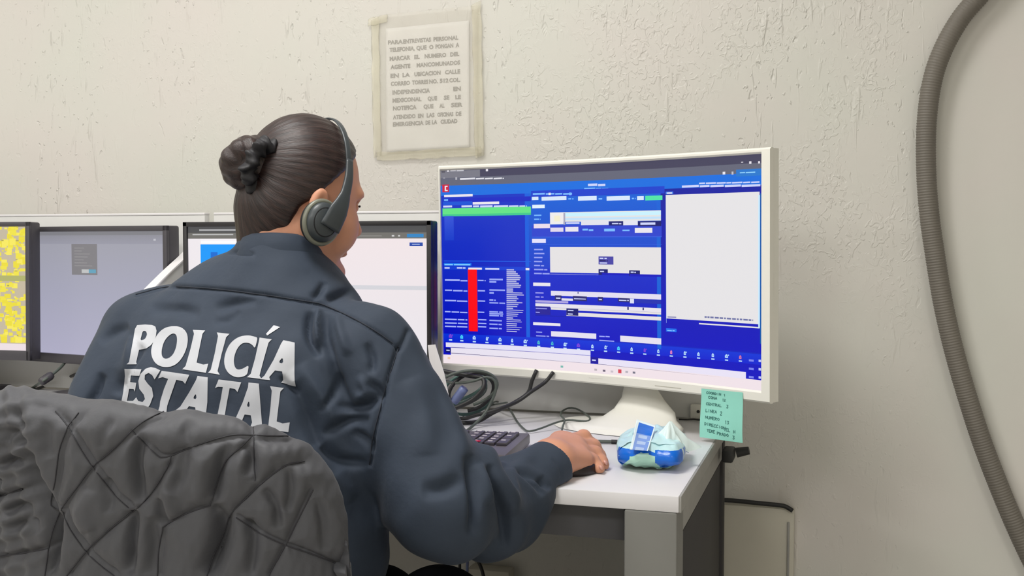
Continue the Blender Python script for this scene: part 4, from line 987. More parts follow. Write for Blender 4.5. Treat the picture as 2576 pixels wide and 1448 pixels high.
def lhand_sdf():
    fd = nrm(np.array([.35, 1, 0])); sd = np.array([fd[1], -fd[0], 0]); W0 = LW; fs = []
    for k, (s, L) in enumerate(((-.027, .034), (-.009, .042), (.009, .045), (.027, .040))):
        a = W0+fd*.075+sd*s*.9+np.array([0, 0, .004]); b = a+fd*L*.8+sd*s*.1+np.array([0, 0, .002]); c = b+fd*L*.5+np.array([0, 0, -.012])
        fs.append(U(cone(W0+sd*s*.4, a, .016, .011), cone(a, b, .0105, .0085), cone(b, c, .0085, .0075), k=.006))
    fs.append(U(cone(W0+sd*.012, W0+fd*.04+sd*.036, .014, .011), cone(W0+fd*.04+sd*.036, W0+fd*.075+sd*.045, .011, .009), k=.006))
    def f(p):
        d = fs[0](p)
        for g in fs[1:]: d = smin(d, g(p), .005)
        return d
    return f
hs_, rh_, lh_ = head_sdf(), hand_sdf(), lhand_sdf()
tin = torso([(-.44, .04, .02, .13, .08), (-.2, .01, 0, .13, .08), (-.04, 0, .005, .15, .075), (.05, 0, .02, .09, .055), (.10, -.01, .025, .06, .05)])
desk_top = DZ
def body(p):
    d = tin(p)
    for a in arms_in: d = smin(d, a(p), .03)
    d = smin(d, hs_(p), .02); m = np.linalg.norm(p-RW, axis=1) < .30
    if m.any():
        d = d.copy(); d[m] = np.minimum(d[m], rh_(p[m]))
    m = np.linalg.norm(p-LW, axis=1) < .25
    if m.any(): d[m] = smin(d[m], lh_(p[m]), .01)
    return smax(d, -np.maximum(np.maximum(p[:, 2]-(DZ+.0010), DZ-.06-p[:, 2]), -.685-p[:, 1]), .002)
person = empty('person', tuple((LS+RS)/2*np.array([1, 1, 0])+np.array([0, 0, .47])), 'seated person in a dark navy jacket, hair in a bun, right hand on the mouse', 'person')
V, Q = surface(body, (-1.25, -1.15, .42), (-.15, -.25, 1.32), .0023)
V = relax(V, Q, 2, .5)
np_mesh('body', V, Q, M['skin'], person)
print('body', len(V))

for k, (px, py, pz) in enumerate(((1521, 1168, 1.553), (1510, 1180, 1.5295))):
    bm = bmesh.new(); bmesh.ops.create_uvsphere(bm, u_segments=16, v_segments=10, radius=1)
    bmesh.ops.transform(bm, matrix=Matrix.Translation(Vector(P(px+2, py-5, pz-.002))) @ Matrix.Rotation(.9, 4, 'Y') @ Matrix.Diagonal((.0040, .0034, .0024, 1)), verts=bm.verts)
    from_bm('fingernail', bm, M['nail'], person, True, 180)
# hair cap
def strand(V, c, axis):
    q = V-c; d = np.linalg.norm(q, axis=1); a0 = nrm(np.cross(axis, [0, 0, 1.])); a1 = np.cross(axis, a0)
    ang = np.arctan2(q@a1, q@a0); return np.stack([ang, d*8, (q@axis)*8], 1)
BC = H(-.126, .004, .010)
BC = P(620, 406, 1.455)
def hair(p):
    p = HC+(p-HC)/HS
    d = U(ell(H1(.006, 0, .018), (hf, hr, hu), (.0935, .081, .103)), ell(H1(-.032, 0, -.030), (hf, hr, hu), (.052, .062, .058)), k=.02)(p)
    d = smin(d, cone(H1(-.034, .0, -.040), H1(-.038, .0, -.104), .048, .040)(p), .03)
    q = p-HC; f = q@hf; u = q@hu; r = q@hr
    lim = np.interp(u, [-.14, -.085, -.050, -.030, -.012, .010, .045, .085, .13], [-.052, -.036, -.026, -.020, .000, .020, .050, .076, .09])
    lim = lim-.010*np.clip(np.abs(r)-.05, 0, .03)/.03
    d = smax(d, (f-lim)*.8, .006); d = smax(d, -u-.112, .01)
    BB = HC+(BC-HC)/HS; an = np.arctan2((p-BB)@hu, (p-BB)@hr)
    return (d+.0004*np.sin(an*37+2*np.sin(an*5)))*HS
V, Q = surface(hair, HC-.17, HC+.17, .0022); V = relax(V, Q, 1, .5)
ho = np_mesh('hair', V, Q, M['hair'], person, attr={'Strand': strand(V, BC, hf)}); ho['label'] = 'dark brown hair combed back'
# bun: coiled strand around its axis
ba = nrm(hf*-.9+hr*.35+hu*.25); b0 = nrm(np.cross(ba, [0, 0, 1.])); b1 = np.cross(ba, b0)
parts = [ell(BC, (ba, b0, b1), (.028, .034, .034))]
for (rad, hh, rr) in ((.026, -.004, .0135), (.019, .010, .0125), (.009, .020, .011)):
    pts = [BC+ba*(hh+.004*math.sin(2*t))+rad*(math.cos(t)*b0+math.sin(t)*b1) for t in np.linspace(0, 2*math.pi, 15)]
    for a, b in zip(pts[:-1], pts[1:]): parts.append(cone(a, b, rr, rr*1.05))
bunf = U(*parts, k=.003); V, Q = surface(bunf, BC-.06, BC+.06, .0018); V = relax(V, Q, 1, .5)
q = V-BC; ang = np.arctan2(q@b1, q@b0); rad = np.hypot(q@b0, q@b1)
np_mesh('hair_bun', V, Q, M['hair'], person, attr={'Strand': np.stack([rad*60+(q@ba)*40, ang*.5, q@ba], 1)})
# scrunchie: ruffled ring around the root of the bun
SCc = P(664, 420, 1.440); sa = nrm(BC-SCc+np.array([0, 0, .002])); s0_ = nrm(np.cross(sa, [0, 0, 1.])); s1_ = np.cross(sa, s0_); V = []; Fc = []; nu, nv = 120, 20
for i in range(nu):
    t = 2*math.pi*i/nu; ruf = .0026*math.sin(13*t)+.002*math.sin(21*t+1)
    c = SCc+(.027+.002*math.sin(5*t))*(math.cos(t)*s0_+1.12*math.sin(t)*s1_)+sa*.003*math.sin(9*t)
    for k in range(nv):
        a = 2*math.pi*k/nv; rr = (.0100+ruf*math.cos(a)**2)*(1+.12*math.sin(3*a+7*t)); V.append(c+rr*(math.cos(a)*(math.cos(t)*s0_+math.sin(t)*s1_)+.95*math.sin(a)*sa))
for i in range(nu):
    for k in range(nv): Fc.append((i*nv+k, i*nv+(k+1) % nv, ((i+1) % nu)*nv+(k+1) % nv, ((i+1) % nu)*nv+k))
from_arrays('scrunchie', V, Fc, M['scrunchie'], person)
# eyebrows and lashes, lips
for s in (1, -1):
    tube('eyebrow', [H(.092, s*.016, .010), H(.090, s*.030, .015), H(.078, s*.046, .011)], lambda t: .0022*(1-.5*t), M['scrunchie'], person, .003, 8)
    tube('eyelashes', [H(.0915, s*.022, -.007), H(.0925, s*.031, -.004), H(.087, s*.041, -.007)], .0011, M['scrunchie'], person, .003, 6)

# ------------------------------------------------------------------ headset (worn, a thing of its own)
hs = empty('headset', tuple(H(0, 0, .12)), 'black call headset worn over the dark hair, round cup on the ear', 'headset')
EC = P(812, 549, 1.41)
EC = H(.000, .096, -.048)
def earcup(c, s):
    n_ = nrm(hr*s); e0 = nrm(np.cross(n_, hu)); e1 = np.cross(n_, e0)
    def ring(rad, w_, off, name, m, par, th=.006, flat=.6):
        V = []; Fc = []; nu, nv = 48, 12
        for i in range(nu):
            t = 2*math.pi*i/nu; d = math.cos(t)*e0+math.sin(t)*e1*1.14
            for k in range(nv):
                a = 2*math.pi*k/nv; V.append(c+d*(rad+w_*math.cos(a))+n_*(off+th*math.sin(a)))
        for i in range(nu):
            for k in range(nv): Fc.append((i*nv+k, i*nv+(k+1) % nv, ((i+1) % nu)*nv+(k+1) % nv, ((i+1) % nu)*nv+k))
        return from_arrays(name, V, Fc, m, par)
    def disc(rad, off, th, name, m, par, dome=.004):
        V = []; Fc = []; nu = 48; pr = [(0, off-th), (rad*.97, off-th), (rad, off-th*.6), (rad, off+th*.3), (rad*.94, off+th*.8), (rad*.6, off+th+dome*.6), (.0001, off+th+dome)]
        for r2_, o_ in pr:
            for i in range(nu):
                t = 2*math.pi*i/nu; V.append(c+(math.cos(t)*e0+math.sin(t)*e1*1.14)*max(r2_, 1e-4)+n_*o_)
        for j in range(len(pr)-1):
            for i in range(nu): Fc.append((j*nu+i, j*nu+(i+1) % nu, (j+1)*nu+(i+1) % nu, (j+1)*nu+i))
        return from_arrays(name, V, Fc, m, par)
    cup = disc(.0235, 0, .007, 'ear_cup', M['headset'], hs)
    ring(.0245, .0035, -.004, 'rim', M['headset_rim'], cup, .004)
    ring(.0185, .008, -.012, 'ear_cushion', M['foam'], cup, .007)
    ring(.0165, .0012, .0075, 'groove', M['foam'], cup, .001)
    return n_, e0, e1
earcup(EC, 1); earcup(H(.000, -.096, -.048), -1)
# arm: tapered flat yoke from the band to the cup
def flatbar(pts, ws, ths, nrms, name, m, par):
    c = catmull(pts, .004); n = len(c); tt = np.linspace(0, 1, len(pts)); ti = np.linspace(0, 1, n)
    wv = np.interp(ti, tt, ws); tv = np.interp(ti, tt, ths); nn = np.stack([np.interp(ti, tt, np.array(nrms)[:, k]) for k in range(3)], 1)
    T = np.gradient(c, axis=0); V = []; Fc = []
    K = 12
    for i in range(n):
        t_ = nrm(T[i]); a = nrm(nn[i]-t_*(nn[i]@t_)); b = np.cross(t_, a)
        for k in range(K):
            an = 2*math.pi*k/K; V.append(c[i]+b*wv[i]*sp(math.cos(an), .7)+a*tv[i]*sp(math.sin(an), .7))
    for i in range(n-1):
        for k in range(K): Fc.append((i*K+k, i*K+(k+1) % K, (i+1)*K+(k+1) % K, (i+1)*K+k))
    Fc += [tuple(range(K))[::-1], tuple(range((n-1)*K, n*K))]
    return from_arrays(name, V, Fc, m, par)
for s in (1, -1):
    pts = [H(.005, s*.110, -.056), H(.012, s*.111, -.036), H(.022, s*.107, -.010), H(.030, s*.098, .022), H(.033, s*.087, .052)]
    flatbar(pts, [.0155, .0140, .0075, .0062, .0052], [.003, .0035, .003, .003, .0025], [hr*s]*5, 'yoke', M['headset'], hs)
bp = []; bn = []
for k in range(15):
    a = math.radians(-152+k*304/14)/2*1.02; x = math.sin(a); z = math.cos(a)
    bp.append(H(.036-.004*z, .0865*x, .018+.1035*z)); bn.append(hr*x+hu*z)
flatbar(bp, [.0042]*15, [.0016]*15, bn, 'headband', M['headset'], hs)

# ------------------------------------------------------------------ uniform jacket
RSj = RS; sle = [cone(RSj+(TO-RSj)*.07+np.array([0, 0, -.016]), RE, .066, .068), cone(RE, P(1252, 1280, 1.42), .070, .057), cone(P(1252, 1280, 1.42), RW, .057, .0375)]
LSj = LS; sll = [cone(LSj+(TO-LSj)*.10+np.array([0, 0, -.02]), LE, .074, .060), cone(LE, (LE+LW)/2, .060, .055), cone((LE+LW)/2, LW, .055, .036)]
tj = torso(TS)
cuffdir = nrm(P(1392, 1150, 1.505)-P(1252, 1280, 1.42)); RWe = RW+cuffdir*.001
cax = nrm(H(-.03, 0, -.05)-NB); NC = NB+sx*.009
ncone = cone(NC-cax*.05, NC+cax*.02, .070, .052); nhole = cone(NC-cax*.02, NC+cax*.12, .046, .050)
def ncol(p): return smax(ncone(p), (p-NC)@cax-.026, .004)
def jacket(p):
    r = sle[0](p); r = smin(r, sle[1](p), .03); r = smin(r, sle[2](p), .03)
    # gathered cloth rings round the lower arm
    ax_ = nrm(RW-RE); t = (p-RE)@ax_; rr = p-RE-t[:, None]*ax_; ang = np.arctan2(rr[:, 2], rr@nrm(np.cross(ax_, [0, 0, 1.])))
    fold = np.sin((t+.012*np.sin(ang*2+1))*78+.8*np.sin(ang*3))*np.exp(-((t-.055)/.085)**2)
    r = r+.0060*fold*np.clip((t+.06)/.05, 0, 1)
    # open cuff
    cut = (p-RWe)@cuffdir; r = smax(r, cut, .003); hol = np.maximum(cone(RW-cuffdir*.03, RW+cuffdir*.05, .0325, .0325)(p), -(cut+.03)); r = smax(r, -hol, .002)
    l = smin(smin(sll[0](p), sll[1](p), .03), sll[2](p), .03)
    d = tj(p); d = smin(d, r, .036); d = smin(d, l, .035)
    d = smin(d, ncol(p), .035); d = smax(d, -nhole(p), .003)
    # broad soft undulation of the cloth
    q = p-TO; x = q@sx; h = q@up2
    d = d+.0022*np.sin(h*38+x*22)*np.sin(x*31-h*12+1)+.0012*np.sin(h*80-x*50)*np.sin(x*64+h*20)
    # cloth lies on the desk, never through it
    dk = np.maximum(np.maximum(p[:, 2]-(DZ+.0015), DZ-.06-p[:, 2]), -.685-p[:, 1])
    return smax(d, -dk, .004)
V, Q = surface(jacket, (-1.30, -1.25, .40), (-.15, -.42, 1.12), .0030, 12)
V = relax(V, Q, 2, .5)
N_ = vnormals(V, Q)
pr = proj(V); vis = (N_*(CAM-V)).sum(1) > 0; pp = pr[:, :2]
def zj(pts): return smooth_line([(180+x/1.668, 580+y/1.668) for x, y in pts])
def z4(pts): return smooth_line([(1040+x/2.897, 900+y/2.897) for x, y in pts])
FO = [ # (polyline, depth m (+ in), width px, taper)
 (zj([(270, 268), (400, 236), (520, 238), (680, 252), (850, 275), (1010, 300), (1060, 312), (1180, 365), (1290, 430), (1372, 490)]), .0030, 4.5, 0),
 (zj([(1372, 490), (1330, 620), (1290, 760), (1262, 880), (1250, 980)]), .0034, 5, 0),
 (zj([(1380, 490), (1400, 450), (1412, 420)]), .003, 6, 0),
 (zj([(1008, 340), (996, 400), (1003, 450), (1040, 530)]), .0075, 10, 1), (zj([(1038, 325), (1030, 400), (1035, 480)]), -.0065, 8, 1),
 (zj([(1075, 345), (1066, 430), (1090, 540), (1130, 660), (1180, 760)]), .007, 12, 1), (zj([(1110, 350), (1130, 420), (1160, 520)]), -.004, 11, 1),
 (zj([(1240, 470), (1265, 540), (1255, 600)]), .005, 10, 1), (zj([(1240, 640), (1290, 665), (1300, 700)]), .0055, 9, 1), (zj([(1190, 700), (1240, 680), (1210, 610)]), -.004, 9, 1),
 (zj([(1300, 680), (1240, 730), (1160, 745), (1120, 720)]), .007, 11, 1), (zj([(1250, 790), (1150, 800), (1060, 850)]), .006, 12, 1), (zj([(1060, 900), (1130, 960), (1240, 980)]), .006, 13, 1),
 (zj([(930, 640), (990, 760), (1040, 880), (1120, 1010)]), .008, 22, 1), (zj([(960, 560), (1040, 690), (1120, 820)]), -.005, 20, 1), (zj([(1010, 900), (1080, 1010), (1180, 1130)]), -.005, 22, 1),
 (zj([(880, 610), (910, 650), (960, 670)]), .005, 8, 1), (zj([(770, 100), (700, 92), (640, 90)]), .003, 5, 1), (zj([(600, 330), (700, 300), (780, 290)]), .004, 12, 1), (zj([(330, 330), (450, 330), (540, 345)]), .004, 14, 1),
 (zj([(1180, 250), (1130, 262), (1070, 290)]), .006, 9, 1), (zj([(1060, 215), (1045, 250), (1010, 285)]), .005, 8, 1), (zj([(300, 480), (240, 560), (190, 690)]), .007, 12, 1), (zj([(130, 600), (100, 680), (60, 740)]), .006, 10, 1), (zj([(255, 440), (240, 520), (205, 640)]), -.004, 10, 1),
 (z4([(150, 60), (250, 320), (330, 520), (400, 680)]), -.003, 14, 1),
 (z4([(545, 780), (585, 880), (640, 1020), (668, 1180), (660, 1380)]), .010, 11, 1), (z4([(470, 770), (520, 900), (560, 1060)]), -.005, 13, 1),
 (z4([(400, 700), (425, 860), (448, 1050), (420, 1300)]), .009, 12, 1), (z4([(690, 800), (730, 950), (745, 1150)]), -.004, 13, 1),
 (z4([(740, 790), (840, 830), (930, 880), (980, 930)]), .004, 6, 1), (z4([(760, 800), (880, 900), (950, 1000)]), .005, 8, 1), (z4([(930, 860), (960, 920), (1000, 950)]), .004, 7, 1),
 (z4([(360, 880), (200, 950), (60, 960)]), .006, 20, 1), (zj([(1130, 600), (1090, 700), (1040, 760)]), .004, 9, 1), (zj([(1180, 840), (1240, 880), (1260, 930)]), .004, 9, 1), (zj([(700, 330), (660, 370), (600, 380)]), .003, 9, 1), (zj([(120, 470), (170, 430), (240, 400)]), .004, 12, 1), (zj([(1420, 620), (1480, 760), (1500, 940)]), -.004, 30, 1), (z4([(1020, 740), (1070, 800), (1080, 860)]), .0012, 3, 0),
]
disp = np.zeros(len(V))
inb = vis & (pp[:, 0] > 100) & (pp[:, 0] < 1500) & (pp[:, 1] > 560) & (pp[:, 1] < 1500)
ii = np.where(inb)[0]
for ln, dep, wd_, tp in FO:
    d, t = pdist(pp[ii], ln); a = np.exp(-(d/wd_)**2)
    if tp: a *= np.clip(4*t*(1-t), 0, 1)**.6
    disp[ii] -= dep*a*1.8
fac = np.clip((N_*nrm(CAM-TO)).sum(1)*2.5, 0, 1)
V = V+N_*(disp*fac)[:, None]; V = relax(V, Q, 1, .4)
jk = np_mesh('jacket', V, Q, M['jacket'], person); jk['label'] = 'dark navy jacket with silver lettering on the back'
print('jacket', len(V))
bvh = BVHTree.FromPolygons([Vector(v) for v in V], [tuple(q) for q in Q.tolist()])
def onjacket(px, py, off=.0008):
    d = Vector(rayd(px, py)); l, n, i, dist = bvh.ray_cast(Vector(CAM), d.normalized())
    if l is None: return None
    n = n if n.dot(d) < 0 else -n
    return np.array(l+n*off)
# stitched seam threads
for nm, ln in (('yoke_seam', FO[0][0]), ('armhole_seam', FO[1][0])):
    pts = [q for q in (onjacket(x, y, .0004) for x, y in ln[::2]) if q is not None]
    tube(nm, pts, .0009, M['seam'], jk, .01, 6)
# lettering
LT = {
 'P': ([(300, 125), (390, 120), (470, 125), (508, 145), (520, 190), (512, 250), (490, 310), (455, 355), (405, 390), (320, 405), (300, 480), (285, 545), (294, 572), (178, 570), (205, 545), (225, 430), (255, 280), (275, 170)], [(365, 192), (395, 192), (410, 215), (410, 245), (385, 290), (335, 302), (350, 245)], 0),
 'O': ([(680, 138), (790, 142), (862, 200), (880, 300), (850, 430), (780, 545), (690, 602), (580, 604), (495, 555), (452, 450), (470, 340), (530, 225), (600, 162)], [(690, 220), (742, 225), (757, 290), (738, 400), (695, 480), (625, 517), (578, 485), (578, 395), (615, 290)], 1),
 'L': ([(932, 180), (1072, 188), (1042, 225), (1010, 380), (975, 552), (1050, 575), (1107, 565), (1080, 668), (812, 628), (850, 590), (905, 400), (945, 225)], None, 0),
 'I': ([(1205, 210), (1348, 226), (1310, 265), (1260, 450), (1213, 650), (1238, 690), (1105, 668), (1135, 635), (1180, 450), (1218, 250)], None, 0),
 'C': ([(1668, 268), (1655, 330), (1636, 392), (1610, 350), (1560, 325), (1490, 330), (1430, 400), (1395, 510), (1405, 600), (1440, 635), (1500, 622), (1568, 578), (1560, 640), (1548, 692), (1480, 720), (1400, 716), (1320, 662), (1283, 560), (1300, 440), (1355, 330), (1450, 258), (1560, 240), (1635, 258)], None, 1),
 'I2': ([(1690, 268), (1828, 288), (1792, 325), (1740, 510), (1690, 700), (1712, 738), (1548, 718), (1590, 680), (1640, 500), (1682, 310)], None, 0),
 'acc': ([(1850, 128), (1922, 150), (1775, 246), (1763, 226)], None, 0),
 'A': ([(1960, 298), (2088, 325), (2085, 550), (2088, 760), (2102, 817), (1928, 782), (1955, 745), (1945, 652), (1865, 640), (1800, 715), (1808, 750), (1698, 740), (1745, 700), (1850, 520), (1935, 335)], [(1952, 488), (1958, 562), (1903, 550)], 0),
 'E': ([(155, 620), (348, 628), (325, 700), (230, 698), (222, 772), (290, 780), (275, 880), (260, 850), (210, 848), (185, 985), (255, 985), (290, 945), (262, 1120), (95, 1120), (108, 1060), (140, 900), (160, 700)], None, 0),
 'S': ([(562, 640), (498, 742), (470, 692), (430, 668), (388, 690), (385, 740), (420, 790), (468, 840), (482, 930), (445, 1030), (385, 1110), (262, 1120), (250, 1050), (272, 985), (290, 945), (310, 985), (360, 1000), (388, 965), (375, 915), (325, 850), (313, 760), (338, 680), (395, 622), (455, 603), (510, 615)], None, 0),
 'T': ([(578, 645), (892, 690), (845, 792), (820, 762), (745, 745), (690, 900), (642, 1040), (630, 1130), (530, 1125), (555, 1050), (562, 990), (605, 850), (652, 735), (590, 715), (538, 728)], None, 0),
 'A2': ([(985, 703), (1102, 720), (1097, 1000), (1075, 1185), (945, 1170), (965, 1100), (960, 1060), (890, 1045), (830, 1125), (720, 1105), (790, 1050), (890, 890), (968, 750)], [(968, 898), (976, 966), (933, 958)], 0),
 'T2': ([(1225, 743), (1482, 775), (1440, 885), (1410, 850), (1350, 840), (1320, 1000), (1285, 1210), (1200, 1200), (1215, 1130), (1250, 960), (1272, 828), (1220, 825), (1185, 838)], None, 0),
 'A3': ([(1565, 778), (1682, 790), (1690, 900), (1722, 1300), (1588, 1275), (1605, 1230), (1590, 1150), (1520, 1140), (1480, 1235), (1382, 1222), (1420, 1180), (1500, 1000), (1560, 830)], [(1570, 978), (1580, 1056), (1543, 1046)], 0),
 'L2': ([(1808, 818), (1962, 840), (1925, 880), (1905, 1050), (1885, 1220), (1950, 1242), (2032, 1230), (2015, 1342), (1750, 1305), (1790, 1270), (1815, 1050), (1828, 870)], None, 0)}
def chaikin(pts, n):
    for _ in range(n):
        o = []
        for a, b in zip(pts, pts[1:]+pts[:1]): o += [(a[0]*.75+b[0]*.25, a[1]*.75+b[1]*.25), (a[0]*.25+b[0]*.75, a[1]*.25+b[1]*.75)]
        pts = o
    return pts
bm = bmesh.new()
for k, (outer, hole, sm) in LT.items():
    o = chaikin(outer, 2) if sm else outer; hol = chaikin(hole, 2 if sm else 1) if hole else None
    loops = [[Vector((x, y, 0)) for x, y in o]]+([[Vector((x, y, 0)) for x, y in hol]] if hol else [])
    tris = tessellate_polygon(loops); fl = [p for l in loops for p in l]
    vs = [bm.verts.new(p) for p in fl]
    for t_ in tris:
        try: bm.faces.new([vs[i] for i in t_])
        except ValueError: pass
for gx in range(100, 2120, 22): bmesh.ops.bisect_plane(bm, geom=bm.verts[:]+bm.edges[:]+bm.faces[:], plane_co=(gx, 0, 0), plane_no=(1, 0, 0))
for gy in range(120, 1360, 22): bmesh.ops.bisect_plane(bm, geom=bm.verts[:]+bm.edges[:]+bm.faces[:], plane_co=(0, gy, 0), plane_no=(0, 1, 0))
bad = []
for v in bm.verts:
    q = onjacket(280+v.co.x/4.524, 790+v.co.y/4.524)
    if q is None: bad.append(v)
    else: v.co = Vector(q)
if bad: bmesh.ops.delete(bm, geom=bad, context='VERTS')
from_bm('back_lettering', bm, M['letter'], jk, True, 60)
# collar: folded stand-up band around the neck
def collar():
    V = []; Fc = []; n = 90
    top = [(606, 600), (640, 596), (690, 590), (735, 600), (770, 622), (800, 652), (824, 690)]
    c0 = nrm(np.cross(cax, sx)); c0 = c0 if c0@fw > 0 else -c0; cs = nrm(np.cross(c0, cax)); cs = cs if cs@sx > 0 else -cs
    prof = [(-.005, .010, 0), (-.001, .029, 0), (.0024, .033, 0), (.0058, .030, 0), (.0095, .018, 0), (.0125, .002, 0), (.0115, -.004, 0), (.004, -.008, 0), (-.004, .0, 0)]
    # profile: (outward, height, -) around an ellipse
    for i in range(n+1):
        t = -math.pi*.90+2*math.pi*.90*i/n; e = .062*np.array(1.0)
        d = nrm(-c0*math.cos(t)*1.0+cs*math.sin(t)); rad = .049*(1+.04*math.cos(t))
        tp = 1+.10*math.cos(t)
        for o_, h_, _x in prof:
            V.append(NB+sx*.009+c0*.004+d*(rad+o_*1.0)+cax*(h_*tp-.004))
    k = len(prof)
    for i in range(n):
        for j in range(k): Fc.append((i*k+j, i*k+(j+1) % k, (i+1)*k+(j+1) % k, (i+1)*k+j))
    Fc += [tuple(range(k)), tuple(range(n*k, n*k+k))[::-1]]
    return from_arrays('collar', V, Fc, M['jacket'], jk)
collar()
# trousers
hipc = TO+up2*-.44+sx*.04; rk = hipc+sx*.13+fw*.42+np.array([0, 0, .05]); lk = hipc-sx*.08+fw*.44+np.array([0, 0, .03])
rk = P(1105, 1560, 1.45); lk = P(945, 1545, 1.58)
tf = U(torso([(-.58, .05, .01, .165, .13), (-.50, .045, .01, .168, .13), (-.42, .04, .01, .163, .12)]), cone(hipc+sx*.08+np.array([0, 0, -.07]), rk, .085, .062), cone(hipc-sx*.08+np.array([0, 0, -.07]), lk, .085, .062),
       cone(rk, np.array([rk[0]+.02, rk[1]+.06, .09]), .066, .05), cone(lk, np.array([lk[0], lk[1]+.06, .09]), .066, .05), k=.04)
def tfc(p): return np.maximum(tf(p), .08-p[:, 2])
V, Q = surface(tfc, (-1.35, -1.3, .0), (.0, -.1, .75), .007); V = relax(V, Q, 2, .5)
np_mesh('trousers', V, Q, M['trouser'], person)
for kx in (rk+np.array([.02, .06, 0]), lk+np.array([0, .06, 0])):
    sh = U(cone((kx[0], kx[1]-.01, .05), (kx[0]+.01, kx[1]+.16, .038), .048, .038), cone((kx[0], kx[1], .05), (kx[0], kx[1], .12), .05, .054), k=.03)
    V, Q = surface(lambda p: np.maximum(sh(p), .004-p[:, 2]), (kx[0]-.12, kx[1]-.12, -.02), (kx[0]+.12, kx[1]+.26, .18), .006); np_mesh('boot', V, Q, M['black'], person)

# ------------------------------------------------------------------ office chair and the quilted coat over it
CL = P(0, 1200, 1.20); CR = P(870, 1200, 1.075)
ca = CR-CL; ca[2] = 0; ca = nrm(ca); cn = nrm(np.cross(ca, [0, 0, 1.])); cn = cn if cn@(CAM-CR) > 0 else -cn
tilt = math.radians(8); cu = nrm(np.array([0, 0, 1.])*math.cos(tilt)+cn*math.sin(tilt)); cnn = nrm(np.cross(ca, cu)); cnn = cnn if cnn@cn > 0 else -cnn
def cpl(px, py):   # pixel on the chair-back plane -> (s, h)
    d = rayd(px, py); t = ((CR-CAM)@cnn)/(d@cnn); q = CAM+t*d-CR; return q@ca, q@cu
def cw(s, h, n_=0): return CR+ca*s+cu*h+cnn*n_
tpx = [(-170, 1105), (-120, 1048), (-60, 1002), (0, 988), (60, 988), (150, 996), (250, 1008), (350, 1021), (430, 1035), (520, 1053), (600, 1075), (645, 1093), (682, 1115), (712, 1141), (738, 1172), (760, 1206), (779, 1245), (795, 1290), (806, 1340), (814, 1400), (819, 1450), (822, 1500), (824, 1560)]
tsh = np.array([cpl(*q) for q in tpx])
cs_ = tsh[:, 0]; order = np.argsort(cs_); S0, S1 = cs_.min(), cs_.max()
nS = 330; nF = 250
arc = np.concatenate([[0], np.cumsum(np.linalg.norm(np.diff(tsh, axis=0), axis=1))]); ai = np.linspace(0, arc[-1], nS)
ss = np.interp(ai, arc, tsh[:, 0]); hh_ = np.interp(ai, arc, tsh[:, 1])
for _ in range(6): hh_[1:-1] = .25*hh_[:-2]+.5*hh_[1:-1]+.25*hh_[2:]; ss[1:-1] = .25*ss[:-2]+.5*ss[1:-1]+.25*ss[2:]
hbot = -.30; V = []; cnorm = []
for i in range(nS):
    s = ss[i]; T = hh_[i]; edge = min(1, (S1-s)/.085, (s-S0)/.085+.15); R_ = .034*math.sqrt(max(.02, 1-(1-max(0, edge))**2))
    bow = -.9*(s-(S0+S1)/2)**2
    for j in range(nF):
        v = j/(nF-1)
        if v < .80: h = hbot+(T-R_-hbot)*(v/.80); n_ = R_
        elif v < .92: a = (v-.80)/.12*math.pi; h = T-R_+R_*math.sin(a); n_ = R_*math.cos(a)
        else: h = T-R_-(v-.92)/.08*.20; n_ = -R_
        V.append(cw(s, h, n_+bow))
V = np.array(V)
a_ = np.arange(nS-1)[:, None]*nF+np.arange(nF-1)[None]; a_ = a_.ravel(); Q = np.stack([a_, a_+nF, a_+nF+1, a_+1], 1)
N_ = vnormals(V, Q)
if (N_[int(nS*.4)*nF+100]@cnn) < 0: Q = Q[:, ::-1]; N_ = -N_
pp = proj(V)[:, :2]
def zq(pts): return smooth_line([(x/2.576, 960+y/2.576) for x, y in pts])
seams = [zq([(1060, 195), (950, 245), (860, 310), (740, 430), (600, 550), (500, 680), (400, 820), (330, 1000), (290, 1257)]), zq([(360, 190), (440, 290), (520, 430), (595, 545), (700, 680), (770, 760), (860, 840)]),
 zq([(860, 835), (780, 900), (700, 965), (560, 1095), (430, 1257)]), zq([(400, 820), (450, 945), (550, 1090), (640, 1180), (740, 1257)]), zq([(1900, 352), (1760, 350), (1640, 345), (1500, 345), (1300, 400), (1110, 478)]), zq([(1110, 478), (1080, 560), (1000, 690), (930, 780), (860, 840)]),
 zq([(1975, 512), (1850, 545), (1700, 655), (1600, 750), (1500, 850), (1440, 1000), (1380, 1130), (1340, 1257)]), zq([(1365, 800), (1200, 858), (1055, 940)]), zq([(1055, 940), (1030, 1100), (1020, 1257)]),
 zq([(2030, 700), (1930, 900), (1850, 1060), (1740, 1257)]), zq([(1530, 880), (1700, 990), (1850, 1060), (2000, 1110), (2240, 1200)]), zq([(1640, 230), (1645, 400), (1650, 640)]),
 zq([(440, 290), (510, 200)]), zq([(440, 290), (385, 440), (355, 650), (330, 800), (400, 830)]), zq([(-60, 760), (0, 740), (150, 695)]), zq([(-300, 500), (-100, 620), (0, 740)]), zq([(850, 310), (960, 420), (1040, 490), (1110, 478)]), zq([(0, 1130), (150, 1110), (310, 1080)]), zq([(1640, 345), (1560, 420), (1450, 540), (1360, 800)])]
